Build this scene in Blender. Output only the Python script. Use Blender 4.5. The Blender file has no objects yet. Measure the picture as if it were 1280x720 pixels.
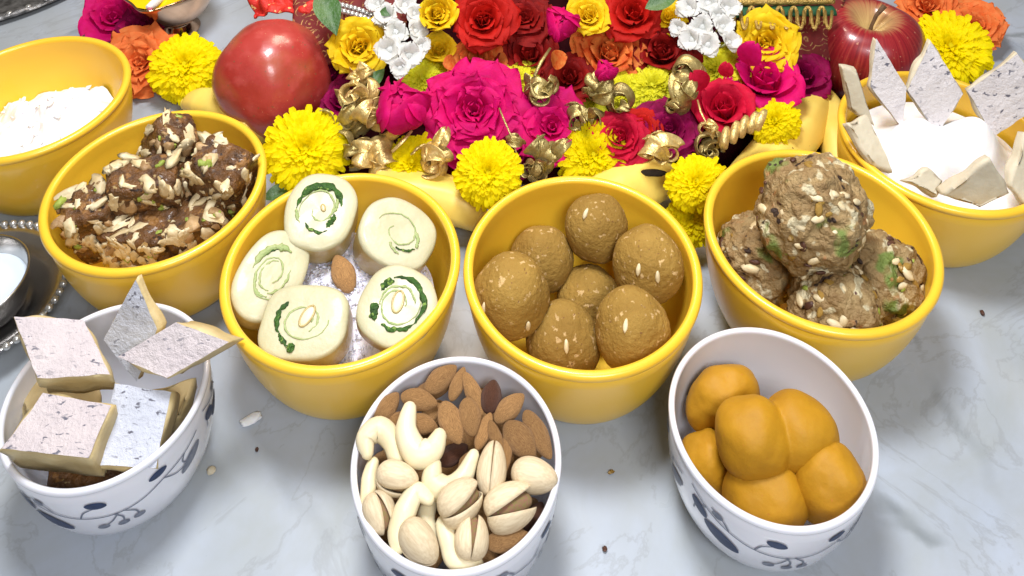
import bpy, bmesh, math, random
from mathutils import Vector, Matrix, noise
import numpy as np
random.seed(7)
rnd = random.Random(11)
PI = math.pi
# The scene is laid out in units of one yellow bowl's rim radius; UNIT turns them into metres (a 13 cm bowl).
UNIT = 0.065
sc = bpy.context.scene
col = sc.collection
# ------------------------------------------------------------------ camera
CAM_H = 7.3637
PITCH, ROLL, FOCAL, SHIFT_PX = 0.48648, -0.0019, 1087.07, 497.24
F_ = Vector((0, math.cos(PITCH), -math.sin(PITCH)))
R0 = Vector((1, 0, 0)); U0 = Vector((0, math.sin(PITCH), math.cos(PITCH)))
R_ = R0 * math.cos(ROLL) + U0 * math.sin(ROLL)
U_ = U0 * math.cos(ROLL) - R0 * math.sin(ROLL)
cam_d = bpy.data.cameras.new('camera'); cam = bpy.data.objects.new('camera', cam_d); col.objects.link(cam)
cam_d.sensor_width = 36; cam_d.lens = 36 * FOCAL / 1280; cam_d.shift_y = -SHIFT_PX / 1280
cam_d.clip_start = 0.01; cam_d.clip_end = 100
m = Matrix((R_, U_, -F_)).transposed().to_4x4(); m.translation = Vector((0, 0, CAM_H * UNIT)); cam.matrix_world = m
sc.camera = cam
# ------------------------------------------------------------------ room light
w = bpy.data.worlds.new('World'); sc.world = w; w.use_nodes = True
w.node_tree.nodes['Background'].inputs[0].default_value = (1.0, 0.86, 0.68, 1); w.node_tree.nodes['Background'].inputs[1].default_value = 0.15
def area(name, loc, target, size, power, color):
    d = bpy.data.lights.new(name, 'AREA'); d.shape = 'RECTANGLE'; d.size = size[0] * UNIT; d.size_y = size[1] * UNIT
    d.energy = power * UNIT * UNIT; d.color = color
    o = bpy.data.objects.new(name, d); col.objects.link(o)
    o.location = Vector(loc) * UNIT
    o.rotation_euler = (Vector(target) - Vector(loc)).to_track_quat('-Z', 'Y').to_euler()
area('ceiling_lamp', (-1.0, 6.4, 15), (0, 5.5, 0), (3.4, 3.4), 2150, (0.96, 0.97, 1.0))
area('heap_fill', (-.5, 11.5, 9), (0, 7, 0), (2.2, 2.2), 420, (1.0, 0.80, 0.62))  # added fill behind the heap, brightens and warms the flowers
area('window_light', (2.5, -4.5, 13), (0, 5, 0), (5, 3.5), 1500, (0.97, 0.97, 1.0))
sc.view_settings.view_transform = 'Standard'; sc.view_settings.look = 'None'
sc.view_settings.exposure = 0.03; sc.view_settings.gamma = 1
sc.cycles.max_bounces = 6; sc.cycles.diffuse_bounces = 3; sc.cycles.use_denoising = True
sc.cycles.sample_clamp_indirect = 6

# ------------------------------------------------------------------ placing: a point of the photograph at a height z
def at(u, v, z):
    d = F_ + R_ * ((u - 640) / FOCAL) - U_ * ((v - 360 + SHIFT_PX) / FOCAL)
    return Vector((0, 0, CAM_H)) + d * ((z - CAM_H) / d.z)
CAMP = Vector((0, 0, CAM_H))
def pxs(p): return FOCAL / (p - CAMP).dot(F_)            # photograph pixels per unit at a point
def ray(u, v): return F_ + R_ * ((u - 640) / FOCAL) - U_ * ((v - 360 + SHIFT_PX) / FOCAL)
def on_plane(u, v, p0, n):
    d = ray(u, v); return CAMP + d * ((p0 - CAMP).dot(n) / d.dot(n))
def facing(p, t, side=0.0):
    """a normal between straight up (t=0) and towards the viewer (t=1)"""
    v = (CAMP - p).normalized()
    n = Vector((0, 0, 1)).lerp(v, t) + Vector((side, 0, 0))
    return n.normalized()
def frame(u, v, z, n, ang):
    """origin, and a 3x3 basis with X along the photograph direction ang (degrees, counter-clockwise), Z = n"""
    p = at(u, v, z); a = math.radians(ang)
    q = on_plane(u + 10 * math.cos(a), v - 10 * math.sin(a), p, n)
    x = (q - p).normalized(); y = n.cross(x).normalized()
    k = (q - p).length / 10                                # world length per photograph pixel along X
    q2 = on_plane(u + 10 * math.cos(a + PI / 2), v - 10 * math.sin(a + PI / 2), p, n)
    k2 = (q2 - p).length / 10
    return p, Matrix((x, y, n)).transposed(), k, k2

# ------------------------------------------------------------------ objects
def tag(o, label=None, cat=None, group=None, kind=None):
    if label: o['label'] = label
    if cat: o['category'] = cat
    if group: o['group'] = group
    if kind: o['kind'] = kind
    return o
def empty(name, loc, label, cat, group=None):
    o = bpy.data.objects.new(name, None); col.objects.link(o); o.location = loc; o.empty_display_size = 0.2
    return tag(o, label, cat, group)
def meshdata(name, verts, faces, mat, smooth=True):
    me = bpy.data.meshes.new(name); me.from_pydata([tuple(v) for v in verts], [], faces)
    if smooth: me.polygons.foreach_set('use_smooth', [True] * len(me.polygons))
    me.materials.append(mat); me.update(); return me
def put(name, me, parent=None, loc=None, mtx=None):
    o = bpy.data.objects.new(name, me); col.objects.link(o)
    if parent: o.parent = parent
    if isinstance(loc, Matrix): mtx, loc = loc, None
    if mtx is not None: o.matrix_local = mtx
    if loc is not None: o.location = loc
    return o
def obj(name, verts, faces, mat, parent=None, loc=None, smooth=True, mtx=None):
    return put(name, meshdata(name, verts, faces, mat, smooth), parent, loc, mtx)
def mtx(p, B=None, s=(1, 1, 1)):
    B = B if B is not None else Matrix.Identity(3)
    M = (B @ Matrix.Diagonal(Vector(s))).to_4x4(); M.translation = p; return M

# ------------------------------------------------------------------ materials
def _nodes(name):
    m = bpy.data.materials.new(name); m.use_nodes = True
    return m, m.node_tree.nodes, m.node_tree.links, m.node_tree.nodes['Principled BSDF']
def coords(N, L, scale=1.0, rand=True):
    tc = N.new('ShaderNodeTexCoord'); mp = N.new('ShaderNodeMapping'); L.new(tc.outputs['Object'], mp.inputs[0])
    mp.inputs['Scale'].default_value = tuple(k / UNIT for k in scale) if isinstance(scale, tuple) else (scale / UNIT,) * 3
    if rand:
        oi = N.new('ShaderNodeObjectInfo'); mu = N.new('ShaderNodeMath'); mu.operation = 'MULTIPLY'; mu.inputs[1].default_value = 40
        L.new(oi.outputs['Random'], mu.inputs[0]); L.new(mu.outputs[0], mp.inputs['Location'])
    return mp.outputs[0]
def noise_n(N, L, vec, sc_, det=4, rough=0.55, dist=0):
    n = N.new('ShaderNodeTexNoise'); n.inputs['Scale'].default_value = sc_; n.inputs['Detail'].default_value = det
    n.inputs['Roughness'].default_value = rough; n.inputs['Distortion'].default_value = dist
    L.new(vec, n.inputs['Vector']); return n.outputs['Fac']
def ramp(N, L, fac, stops):
    r = N.new('ShaderNodeValToRGB'); e = r.color_ramp.elements
    while len(e) < len(stops): e.new(0.5)
    for i, (p, c) in enumerate(stops): e[i].position = p; e[i].color = (*c, 1)
    L.new(fac, r.inputs[0]); return r.outputs[0]
def mixc(N, L, fac, a, b, mode='MIX'):
    x = N.new('ShaderNodeMix'); x.data_type = 'RGBA'; x.blend_type = mode
    for s, val in ((0, fac), (6, a), (7, b)):
        if isinstance(val, (int, float)): x.inputs[s].default_value = val
        elif isinstance(val, tuple): x.inputs[s].default_value = (*val, 1)
        else: L.new(val, x.inputs[s])
    return x.outputs[2]
def bump(N, L, B, h, strength, dist=0.02):
    b = N.new('ShaderNodeBump'); b.inputs['Strength'].default_value = strength; b.inputs['Distance'].default_value = dist * UNIT
    L.new(h, b.inputs['Height']); L.new(b.outputs[0], B.inputs['Normal'])
def mat(name, c1, c2=None, scale=6, rough=0.5, bmp=0, bscale=None, metal=0, coat=0, sss=0, ssr=0.08, specks=None, sheen=0, stretch=None, det=4, vary=0, bdist=0.03, lo=.35, hi=.65, spec=0.5):
    m, N, L, B = _nodes(name)
    vec = coords(N, L, stretch if stretch else 1.0)
    c2 = c2 or tuple(k * 0.82 for k in c1)
    c = ramp(N, L, noise_n(N, L, vec, scale, det), [(lo, c1), (hi, c2)])
    if specks:
        for (scol, ssc, th, wid) in specks:
            f = ramp(N, L, noise_n(N, L, vec, ssc, 2), [(th, (0, 0, 0)), (min(1, th + wid), (1, 1, 1))])
            c = mixc(N, L, f, c, scol)
    if vary:
        oi = N.new('ShaderNodeObjectInfo'); hs = N.new('ShaderNodeHueSaturation'); mr = N.new('ShaderNodeMapRange')
        mr.inputs['To Min'].default_value = 1 - vary; mr.inputs['To Max'].default_value = 1 + vary
        L.new(oi.outputs['Random'], mr.inputs[0]); L.new(mr.outputs[0], hs.inputs['Value']); L.new(c, hs.inputs['Color']); c = hs.outputs[0]
    L.new(c, B.inputs['Base Color'])
    B.inputs['Roughness'].default_value = rough; B.inputs['Metallic'].default_value = metal
    B.inputs['Coat Weight'].default_value = coat; B.inputs['Coat Roughness'].default_value = 0.12
    B.inputs['Specular IOR Level'].default_value = spec
    if sss:
        B.inputs['Subsurface Weight'].default_value = sss; B.inputs['Subsurface Radius'].default_value = (1, .6, .35)
        B.inputs['Subsurface Scale'].default_value = ssr * UNIT
    if sheen: B.inputs['Sheen Weight'].default_value = sheen
    if bmp: bump(N, L, B, noise_n(N, L, vec, bscale or scale * 4, 5), bmp, bdist)
    return m
def petal_mat(name, inner, outer, rough=0.55, trans=0.35, vary=0.12):
    """petal colour runs from its foot to its tip along local z, with fine veins; light passes through"""
    m, N, L, B = _nodes(name)
    vec = coords(N, L, 1.0)
    f = noise_n(N, L, vec, 5, 5)
    c = ramp(N, L, f, [(.3, inner), (.7, outer)])
    oi = N.new('ShaderNodeObjectInfo'); hs = N.new('ShaderNodeHueSaturation'); mr = N.new('ShaderNodeMapRange')
    mr.inputs['To Min'].default_value = 1 - vary; mr.inputs['To Max'].default_value = 1 + vary
    L.new(oi.outputs['Random'], mr.inputs[0]); L.new(mr.outputs[0], hs.inputs['Value']); L.new(c, hs.inputs['Color']); c = hs.outputs[0]
    L.new(c, B.inputs['Base Color']); B.inputs['Roughness'].default_value = rough
    B.inputs['Specular IOR Level'].default_value = 0.15
    t = N.new('ShaderNodeBsdfTranslucent'); L.new(c, t.inputs[0])
    mx = N.new('ShaderNodeMixShader'); mx.inputs[0].default_value = trans
    L.new(B.outputs[0], mx.inputs[1]); L.new(t.outputs[0], mx.inputs[2]); L.new(mx.outputs[0], N['Material Output'].inputs[0])
    bump(N, L, B, noise_n(N, L, coords(N, L, (3, 3, .6)), 14, 3), 0.35, 0.02)
    return m

def marble():
    m, N, L, B = _nodes('white_marble')
    vec = coords(N, L, 1.0, rand=False)
    base = ramp(N, L, noise_n(N, L, vec, 0.55, 5, 0.6, 0.8), [(.3, (.37, .405, .415)), (.48, (.405, .45, .51)), (.62, (.43, .485, .575)), (.78, (.385, .415, .42))])
    c = mixc(N, L, ramp(N, L, noise_n(N, L, vec, 2.2, 6, 0.65, 1.0), [(.4, (0, 0, 0)), (.75, (.4, .4, .4))]), base, (.36, .385, .39))
    # long thin veins
    n2 = noise_n(N, L, vec, 0.42, 7, 0.6, 2.2)
    v = ramp(N, L, n2, [(.485, (0, 0, 0)), (.5, (.38, .38, .38)), (.515, (0, 0, 0))])
    c = mixc(N, L, v, c, (.27, .285, .30))
    # separate dark veins where the slab shows them
    nz = N.new('ShaderNodeTexNoise'); nz.inputs['Scale'].default_value = 3.0; nz.inputs['Detail'].default_value = 4; L.new(vec, nz.inputs['Vector'])
    sb = N.new('ShaderNodeVectorMath'); sb.operation = 'SUBTRACT'; sb.inputs[1].default_value = (.5, .5, .5); L.new(nz.outputs['Color'], sb.inputs[0])
    sl = N.new('ShaderNodeVectorMath'); sl.operation = 'SCALE'; sl.inputs['Scale'].default_value = 0.30; L.new(sb.outputs[0], sl.inputs[0])
    ad = N.new('ShaderNodeVectorMath'); L.new(vec, ad.inputs[0]); L.new(sl.outputs[0], ad.inputs[1])
    for (u1, v1, u2, v2, wid, k) in ((1085, 612, 1172, 675, .13, .42), (1105, 655, 1185, 672, .07, .4), (1100, 610, 1125, 655, .10, .35), (1215, 44, 1330, 44, .07, .6),
                                     (1160, 470, 1240, 600, .12, .28), (1135, 398, 1150, 440, .05, .3), (60, 60, 130, 20, .06, .3), (330, 560, 420, 700, .1, .18)):
        a = at(u1, v1, 0); b = at(u2, v2, 0); mid = (a + b) / 2; dd = b - a
        mp = N.new('ShaderNodeMapping'); mp.vector_type = 'TEXTURE'
        mp.inputs['Location'].default_value = mid; mp.inputs['Rotation'].default_value = (0, 0, math.atan2(dd.y, dd.x))
        mp.inputs['Scale'].default_value = (dd.length * .6, wid, 1); L.new(ad.outputs[0], mp.inputs[0])
        g = N.new('ShaderNodeTexGradient'); g.gradient_type = 'SPHERICAL'; L.new(mp.outputs[0], g.inputs[0])
        c = mixc(N, L, ramp(N, L, g.outputs['Fac'], [(0, (0, 0, 0)), (.8, (k, k, k))]), c, (.15, .17, .175))
    L.new(c, B.inputs['Base Color'])
    L.new(ramp(N, L, noise_n(N, L, vec, 1.3, 4), [(.3, (.24,) * 3), (.7, (.42,) * 3)]), B.inputs['Roughness'])
    B.inputs['Subsurface Weight'].default_value = 0.0
    bump(N, L, B, noise_n(N, L, vec, 9, 4), 0.04, 0.02)
    return m
M_marble = marble()
M_yellow = mat('yellow_melamine', (.90, .555, .040), (.88, .53, .034), scale=1.2, rough=0.34, coat=0.25, sss=0.12, ssr=.15, bmp=.03, bscale=30)
M_white = mat('white_glaze', (.80, .81, .88), (.78, .79, .86), scale=1.5, rough=0.16, coat=0.5, sss=0.1, ssr=.1)
M_blue = mat('navy_print', (.008, .022, .075), (.014, .036, .11), scale=18, rough=0.4, spec=.25)
M_grey = mat('grey_print', (.12, .14, .20), (.22, .24, .30), scale=14, rough=0.4, spec=.25)
M_laddoo = mat('roasted_flour', (.34, .205, .044), (.27, .155, .030), scale=3, rough=0.78, spec=.25, bmp=.55, bscale=26, sss=0.06, bdist=.035,
               specks=[((.56, .38, .17), 17, .62, .06), ((.20, .10, .03), 34, .66, .06)], vary=.10)
M_coarse = mat('coarse_sweet', (.41, .285, .125), (.23, .13, .045), scale=7, rough=0.6, bmp=1.0, bscale=14, bdist=.08,
               specks=[((.62, .54, .34), 6, .58, .04), ((.18, .24, .05), 2.6, .62, .05), ((.04, .02, .012), 7, .66, .02), ((.42, .20, .07), 5, .66, .05)], lo=.3, hi=.7)
M_peda = mat('saffron_sweet', (.47, .235, .009), (.40, .195, .007), scale=4, rough=0.6, bmp=.16, bscale=18, sss=0.1, spec=.35, specks=[((.45, .18, .02), 30, .72, .04)])
M_almond = mat('almond_skin', (.58, .33, .13), (.31, .15, .055), scale=5, rough=0.55, bmp=.7, bscale=9, stretch=(.5, 4.5, 4.5), vary=.28, bdist=.05)
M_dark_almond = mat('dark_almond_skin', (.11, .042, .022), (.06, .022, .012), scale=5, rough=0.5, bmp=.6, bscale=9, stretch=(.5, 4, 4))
M_cashew = mat('cashew_cream', (.82, .73, .50), (.74, .63, .38), scale=4, rough=0.42, bmp=.12, bscale=12, sss=.15, vary=.06)
M_shell = mat('pistachio_shell', (.74, .62, .42), (.62, .49, .31), scale=3, rough=0.5, bmp=.25, bscale=14, stretch=(.5, 2.5, 2.5), vary=.1)
M_kernel = mat('pistachio_kernel', (.30, .13, .09), (.24, .20, .06), scale=8, rough=0.6, bmp=.5)
M_fudge = mat('cashew_fudge', (.64, .52, .28), (.52, .40, .19), scale=4, rough=0.6, bmp=.3, bscale=20, sss=.12, vary=.04)
M_fudge_pale = mat('pale_cashew_fudge', (.64, .58, .44), (.56, .49, .35), scale=4, rough=0.6, bmp=.25, bscale=20, sss=.12)
def foil(name, c1, c2, metal, thr=.655):
    m, N, L, B = _nodes(name)
    vec = coords(N, L, 1.0)
    c = ramp(N, L, noise_n(N, L, vec, 3.5, 4), [(.3, c1), (.7, c2)])
    vs = coords(N, L, (1.0, 2.3, 1.0))
    d = ramp(N, L, noise_n(N, L, vs, 15, 2, .5, .5), [(.615, (0, 0, 0)), (.68, (1, 1, 1))])
    msk = ramp(N, L, noise_n(N, L, vec, 3.0, 2), [(.34, (0, 0, 0)), (.52, (1, 1, 1))])
    d = mixc(N, L, 1.0, d, msk, 'MULTIPLY')
    c = mixc(N, L, d, c, (.13, .13, .17))
    L.new(c, B.inputs['Base Color']); B.inputs['Metallic'].default_value = metal; B.inputs['Roughness'].default_value = .42
    bump(N, L, B, noise_n(N, L, vec, 22, 5, .7), .7, .03)
    return m
M_foil = foil('silver_leaf_warm', (.64, .575, .58), (.56, .50, .52), .10)
M_foil_cool = foil('silver_leaf_cool', (.62, .65, .75), (.54, .57, .66), .10)
M_foil_grey = foil('silver_leaf_grey', (.66, .62, .63), (.72, .68, .68), .06)
M_roll = mat('cashew_roll', (.58, .55, .37), (.52, .49, .30), scale=3, rough=0.45, bmp=.2, bscale=20, sss=.15, coat=.1)
M_rollside = mat('cashew_roll_side', (.56, .45, .20), (.44, .31, .10), scale=3.5, rough=0.35, bmp=.3, bscale=16, sss=.1, coat=.25)
M_fill = mat('green_filling', (.045, .14, .012), (.015, .055, .006), scale=14, rough=0.55, bmp=.9, bscale=40, specks=[((.22, .36, .06), 22, .6, .06)])
M_fill_light = mat('pale_green_filling', (.30, .40, .14), (.40, .46, .20), scale=10, rough=0.5, bmp=.5)
M_white_powder = mat('white_powder', (.90, .90, .92), (.87, .87, .90), scale=12, rough=0.85, bmp=.25, bscale=14, sss=.2, spec=.2)
M_coconut = mat('grated_coconut', (.88, .86, .94), (.82, .80, .90), scale=12, rough=0.6, bmp=.5, bscale=40, sss=.2)
M_brown = mat('date_and_nut_paste', (.20, .085, .020), (.055, .024, .010), scale=7, rough=0.42, bmp=1.0, bscale=16, coat=.15, bdist=.06,
              specks=[((.30, .14, .035), 9, .60, .05), ((.42, .30, .12), 13, .66, .04), ((.028, .012, .008), 10, .66, .05)])
M_sliver = mat('nut_slice', (.76, .66, .44), (.58, .44, .22), scale=7, rough=0.5, bmp=.3, bscale=20, vary=.12)
M_tan = mat('tan_nut', (.50, .33, .16), (.36, .21, .09), scale=7, rough=0.5, bmp=.4, vary=.2)
M_green_nut = mat('green_pistachio_bit', (.36, .44, .07), (.25, .32, .05), scale=8, rough=0.5, bmp=.4)
M_pome = mat('pomegranate_skin', (.44, .05, .042), (.34, .026, .018), scale=1.6, rough=0.34, coat=.3, bmp=.10, bscale=16, specks=[((.40, .13, .05), 1.7, .50, .35), ((.47, .07, .06), 7, .50, .3), ((.24, .08, .04), 22, .68, .03), ((.55, .22, .12), 34, .72, .02)])
M_banana = mat('banana_peel', (.90, .68, .15), (.84, .60, .10), scale=2.2, rough=0.42, bmp=.08, bscale=10, specks=[((.26, .14, .04), 12, .72, .03), ((.52, .56, .10), 1.6, .62, .2)])
M_black = mat('dried_black_tip', (.025, .016, .010), rough=.8, bmp=.5)
M_stem = mat('brown_stem', (.16, .09, .04), (.09, .045, .02), scale=14, rough=.7, bmp=.6)
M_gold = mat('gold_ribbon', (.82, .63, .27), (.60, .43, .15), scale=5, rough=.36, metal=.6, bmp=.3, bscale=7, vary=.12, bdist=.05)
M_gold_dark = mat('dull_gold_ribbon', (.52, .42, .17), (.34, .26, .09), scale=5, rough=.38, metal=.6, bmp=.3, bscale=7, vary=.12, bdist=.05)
M_silver = mat('polished_silver', (.62, .61, .60), (.50, .49, .48), scale=3, rough=.26, metal=1, bmp=.04, bscale=6)
M_dark_metal = mat('dark_relief_metal', (.10, .10, .10), (.30, .30, .30), scale=9, rough=.38, metal=.7, bmp=.8, bscale=16)
M_lamp_steel = mat('steel_with_copper_reflection', (.72, .50, .34), (.55, .36, .24), scale=2, rough=.13, metal=1)  # steel vessel; its coppery reflections are put into the colour
M_milk = mat('milk', (.70, .80, .90), (.68, .78, .88), scale=1, rough=.15, coat=.3)
M_turmeric = mat('yellow_oil', (.90, .62, .0), (.85, .52, .0), scale=2, rough=.2, coat=.4)
M_wick = mat('white_cotton', (.85, .84, .82), rough=.9, bmp=.4, scale=10)
M_leaf = mat('green_leaf', (.05, .14, .02), (.03, .09, .015), scale=5, rough=.45, bmp=.4)
M_bead = mat('silver_bead', (.70, .70, .68), rough=.25, metal=.7)
P_yel = petal_mat('chrysanthemum_yellow', (.96, .80, .0), (1.0, .90, .004), vary=.05, trans=.5)
P_lem = petal_mat('chrysanthemum_lemon', (.86, .82, .02), (.92, .90, .07), vary=.06, trans=.5)
P_yrose = petal_mat('yellow_rose_petal', (.90, .58, .0), (.95, .72, .03), vary=.08)
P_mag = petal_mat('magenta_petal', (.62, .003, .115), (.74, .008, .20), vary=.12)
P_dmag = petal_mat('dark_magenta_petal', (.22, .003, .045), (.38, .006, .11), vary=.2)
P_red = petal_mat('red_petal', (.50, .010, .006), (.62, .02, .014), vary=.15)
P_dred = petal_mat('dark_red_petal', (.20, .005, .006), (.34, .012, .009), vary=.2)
P_crim = petal_mat('crimson_petal', (.52, .006, .035), (.70, .012, .06), vary=.15)
P_orange = petal_mat('orange_petal', (.84, .17, .035), (.92, .30, .09), vary=.08)
P_peach = petal_mat('orange_red_petal', (.72, .08, .015), (.85, .30, .07), vary=.15)
P_white = petal_mat('white_petal', (.80, .82, .78), (.88, .88, .88), vary=.05)

def brocade_mat():
    m, N, L, B = _nodes('maroon_brocade')
    vec = coords(N, L, 1.0, rand=False)
    vo = N.new('ShaderNodeTexVoronoi'); vo.inputs['Scale'].default_value = 4.2; L.new(vec, vo.inputs['Vector'])
    mm = N.new('ShaderNodeMath'); mm.operation = 'SINE'; mu = N.new('ShaderNodeMath'); mu.operation = 'MULTIPLY'; mu.inputs[1].default_value = 34
    L.new(vo.outputs['Distance'], mu.inputs[0]); L.new(mu.outputs[0], mm.inputs[0])
    f = ramp(N, L, mm.outputs[0], [(.55, (0, 0, 0)), (.8, (1, 1, 1))])
    g = ramp(N, L, noise_n(N, L, vec, 9, 3), [(.45, (0, 0, 0)), (.55, (1, 1, 1))])
    f = mixc(N, L, 1.0, f, g, 'MULTIPLY')
    c = mixc(N, L, f, ramp(N, L, noise_n(N, L, vec, 1.5, 3), [(.3, (.10, .006, .008)), (.7, (.19, .012, .010))]), (.60, .36, .16))
    L.new(c, B.inputs['Base Color']); B.inputs['Roughness'].default_value = .75
    L.new(f, B.inputs['Metallic'])
    bump(N, L, B, f, .6, .02)
    return m
M_brocade = brocade_mat()
M_gap_shade = mat('maroon_gap_shade', (.030, .003, .005), (.012, .002, .003), scale=3, rough=1, bmp=.5, bscale=20, spec=.05)  # near-black colour stands in for shade between the flowers
M_redcloth = mat('bright_red_net_cloth', (.72, .03, .015), (.50, .015, .01), scale=6, rough=.6, bmp=.7, bscale=16, specks=[((.85, .50, .20), 12, .62, .03)])
M_greenband = mat('green_band', (.01, .09, .035), rough=.7, scale=10, bmp=.4)
M_braid = mat('gold_braid', (.62, .44, .14), (.40, .26, .06), scale=20, rough=.4, metal=.7, bmp=.8, bscale=50)

# ------------------------------------------------------------------ shape helpers
def lathe(profile, seg=96, fn=None):
    vs, fs = [], []; n = len(profile)
    for i in range(seg):
        a = 2 * PI * i / seg
        for j, (r, z) in enumerate(profile):
            p = Vector((r * math.cos(a), r * math.sin(a), z))
            if fn: p = fn(p, a, j)
            vs.append(p)
    for i in range(seg):
        k = (i + 1) % seg
        for j in range(n - 1):
            fs.append((i * n + j, k * n + j, k * n + j + 1, i * n + j + 1))
    return vs, fs
_ico = {}
def ico(sub):
    if sub not in _ico:
        bm = bmesh.new(); bmesh.ops.create_icosphere(bm, subdivisions=sub, radius=1)
        bm.verts.ensure_lookup_table(); _ico[sub] = ([v.co.copy() for v in bm.verts], [tuple(v.index for v in f.verts) for f in bm.faces]); bm.free()
    return _ico[sub]
def blob(rx, ry, rz, sub=4, amp=0.05, freq=2.0, seed=0, amp2=0, freq2=8):
    vs, fs = ico(sub); out = []
    off = Vector((seed * 3.7, seed * 1.3, seed * 7.1))
    for v in vs:
        d = 1 + amp * noise.noise(v * freq + off)
        if amp2: d += amp2 * noise.fractal(v * freq2 + off, .8, 2.0, 3)
        out.append(Vector((v.x * rx * d, v.y * ry * d, v.z * rz * d)))
    return out, fs
def tube(path, radii, seg=10, flat=1.0, caps=True, section=None):
    path = [Vector(p) for p in path]; vs, fs = [], []
    n = len(path); up = Vector((0, 0, 1)); prev = None
    for i, p in enumerate(path):
        t = (path[min(i + 1, n - 1)] - path[max(i - 1, 0)]).normalized()
        if prev is None:
            a = t.cross(up); a = a.normalized() if a.length > 1e-3 else Vector((1, 0, 0))
        else: a = (prev - t * prev.dot(t)).normalized()
        prev = a; b = t.cross(a)
        r = radii[i] if hasattr(radii, '__len__') else radii
        for k in range(seg):
            th = 2 * PI * k / seg; s = section(th) if section else 1
            vs.append(p + (a * math.cos(th) + b * math.sin(th) * flat) * r * s)
    for i in range(n - 1):
        for k in range(seg):
            k2 = (k + 1) % seg; fs.append((i * seg + k, i * seg + k2, (i + 1) * seg + k2, (i + 1) * seg + k))
    if caps: fs.append(tuple(range(seg - 1, -1, -1))); fs.append(tuple((n - 1) * seg + k for k in range(seg)))
    return vs, fs
def join(parts):
    V, Fc = [], []
    for vs, fs in parts:
        o = len(V); V += list(vs); Fc += [tuple(i + o for i in f) for f in fs]
    return V, Fc
def xf(part, M): return [M @ v for v in part[0]], part[1]

# ------------------------------------------------------------------ the setting: a marble slab
bm = bmesh.new(); bmesh.ops.create_grid(bm, x_segments=8, y_segments=8, size=30)
me = bpy.data.meshes.new('marble_floor'); bm.to_mesh(me); bm.free(); me.materials.append(M_marble)
fl = put('marble_floor', me); fl['kind'] = 'structure'; fl['label'] = 'pale bluish white marble slab with soft grey veins'

# ------------------------------------------------------------------ bowls
def bowl_profile(R, h, rb, n, wall, lip, foot=0.0, lipz=1.0):
    def r(t): return R * (rb + (1 - rb) * (1 - t ** n) ** (1 / n))
    out = [(0.001, foot * .6 + .005), (R * rb * .80, foot * .6 + .005), (R * rb * .84, .0), (R * rb * .93, .0), (R * rb * .97, .012)]
    ts = [1 - (i / 18) ** 1.6 for i in range(0, 19)]
    out += [(r(t) - lip * .45, h * (1 - t) + .02 * t) for t in ts if h * (1 - t) < h - lip * 2.0][1:]
    cx = R - lip; cz = h - lip * lipz
    for k in range(-5, 11):
        a = PI * k / 10
        out.append((cx + lip * math.cos(a), cz + lip * lipz * math.sin(a)))
    inn = [(r(t) - lip * .45 - wall, h * (1 - t) + wall) for t in ts if h * (1 - t) + wall < h - lip * 1.8]
    out += inn[::-1][:-1]; out += [(R * rb * .7, wall + .02), (R * rb * .4, wall + .005), (.001, wall)]
    return out
YP = bowl_profile(1.0, 1.169, .58, 1.82, .05, .042)
me_yb = meshdata('yellow_bowl', *lathe(YP, 128), M_yellow)
BC = {'P': (-5.12, 7.149), 'D': (-3.327, 5.899), 'A': (-1.444, 5.033), 'B': (.584, 4.994), 'C': (2.693, 5.328), 'E': (4.288, 6.496)}
BL = {'P': 'yellow bowl of loose white powder, cut by the left edge of the picture',
      'D': 'yellow bowl holding dark date and nut fudge blocks',
      'A': 'yellow bowl holding five cream rolls with green spirals round an almond',
      'B': 'yellow bowl holding seven smooth brown flour balls',
      'C': 'yellow bowl holding four coarse speckled brown balls',
      'E': 'yellow bowl with a crown of silvery diamonds round white powder'}
for i, (k, c) in enumerate(BC.items()):
    o = put('yellow_bowl', me_yb, loc=(c[0], c[1], 0)); o.rotation_euler.z = i * 1.1
    tag(o, BL[k], 'bowl', 'yellow bowls in an arc on the marble')

WR, WH, WRB, WN = .74, 1.005, .52, 2.3
WP = bowl_profile(WR, WH, WRB, WN, .035, .024, lipz=1.3)
me_wb = meshdata('bowl_body', *lathe(WP, 128), M_white)
def wsurf(th, z, off=.004):
    t = 1 - z / WH
    r = WR * (WRB + (1 - WRB) * (1 - t ** WN) ** (1 / WN)) - .024 * .45 + off
    return Vector((r * math.cos(th), r * math.sin(th), z + .02 * t))
def decal_poly(pts):
    """filled outline (s = arc angle, z) as a fan of rings laid on the bowl"""
    c = Vector((sum(p[0] for p in pts) / len(pts), sum(p[1] for p in pts) / len(pts)))
    vs = [wsurf(c[0], c[1], .007)]; fs = []; n = len(pts); rings = 3
    for k in range(1, rings + 1):
        for p in pts:
            q = c + (Vector(p) - c) * k / rings; vs.append(wsurf(q[0], q[1], .007 if k < rings else .0055))
    for i in range(n):
        j = (i + 1) % n; fs.append((0, 1 + i, 1 + j))
        for k in range(rings - 1): fs.append((1 + k * n + i, 1 + (k + 1) * n + i, 1 + (k + 1) * n + j, 1 + k * n + j))
    return vs, fs
def ell(s, z, a, b, ang, point=0.0):
    ang = math.radians(ang); out = []
    for i in range(20):
        t = 2 * PI * i / 20; x = a * math.cos(t); y = b * math.sin(t) * (1 - point * abs(math.cos(t)) ** 3)
        out.append((s + (x * math.cos(ang) - y * math.sin(ang)) / .68, z + x * math.sin(ang) + y * math.cos(ang)))
    return out
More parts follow.
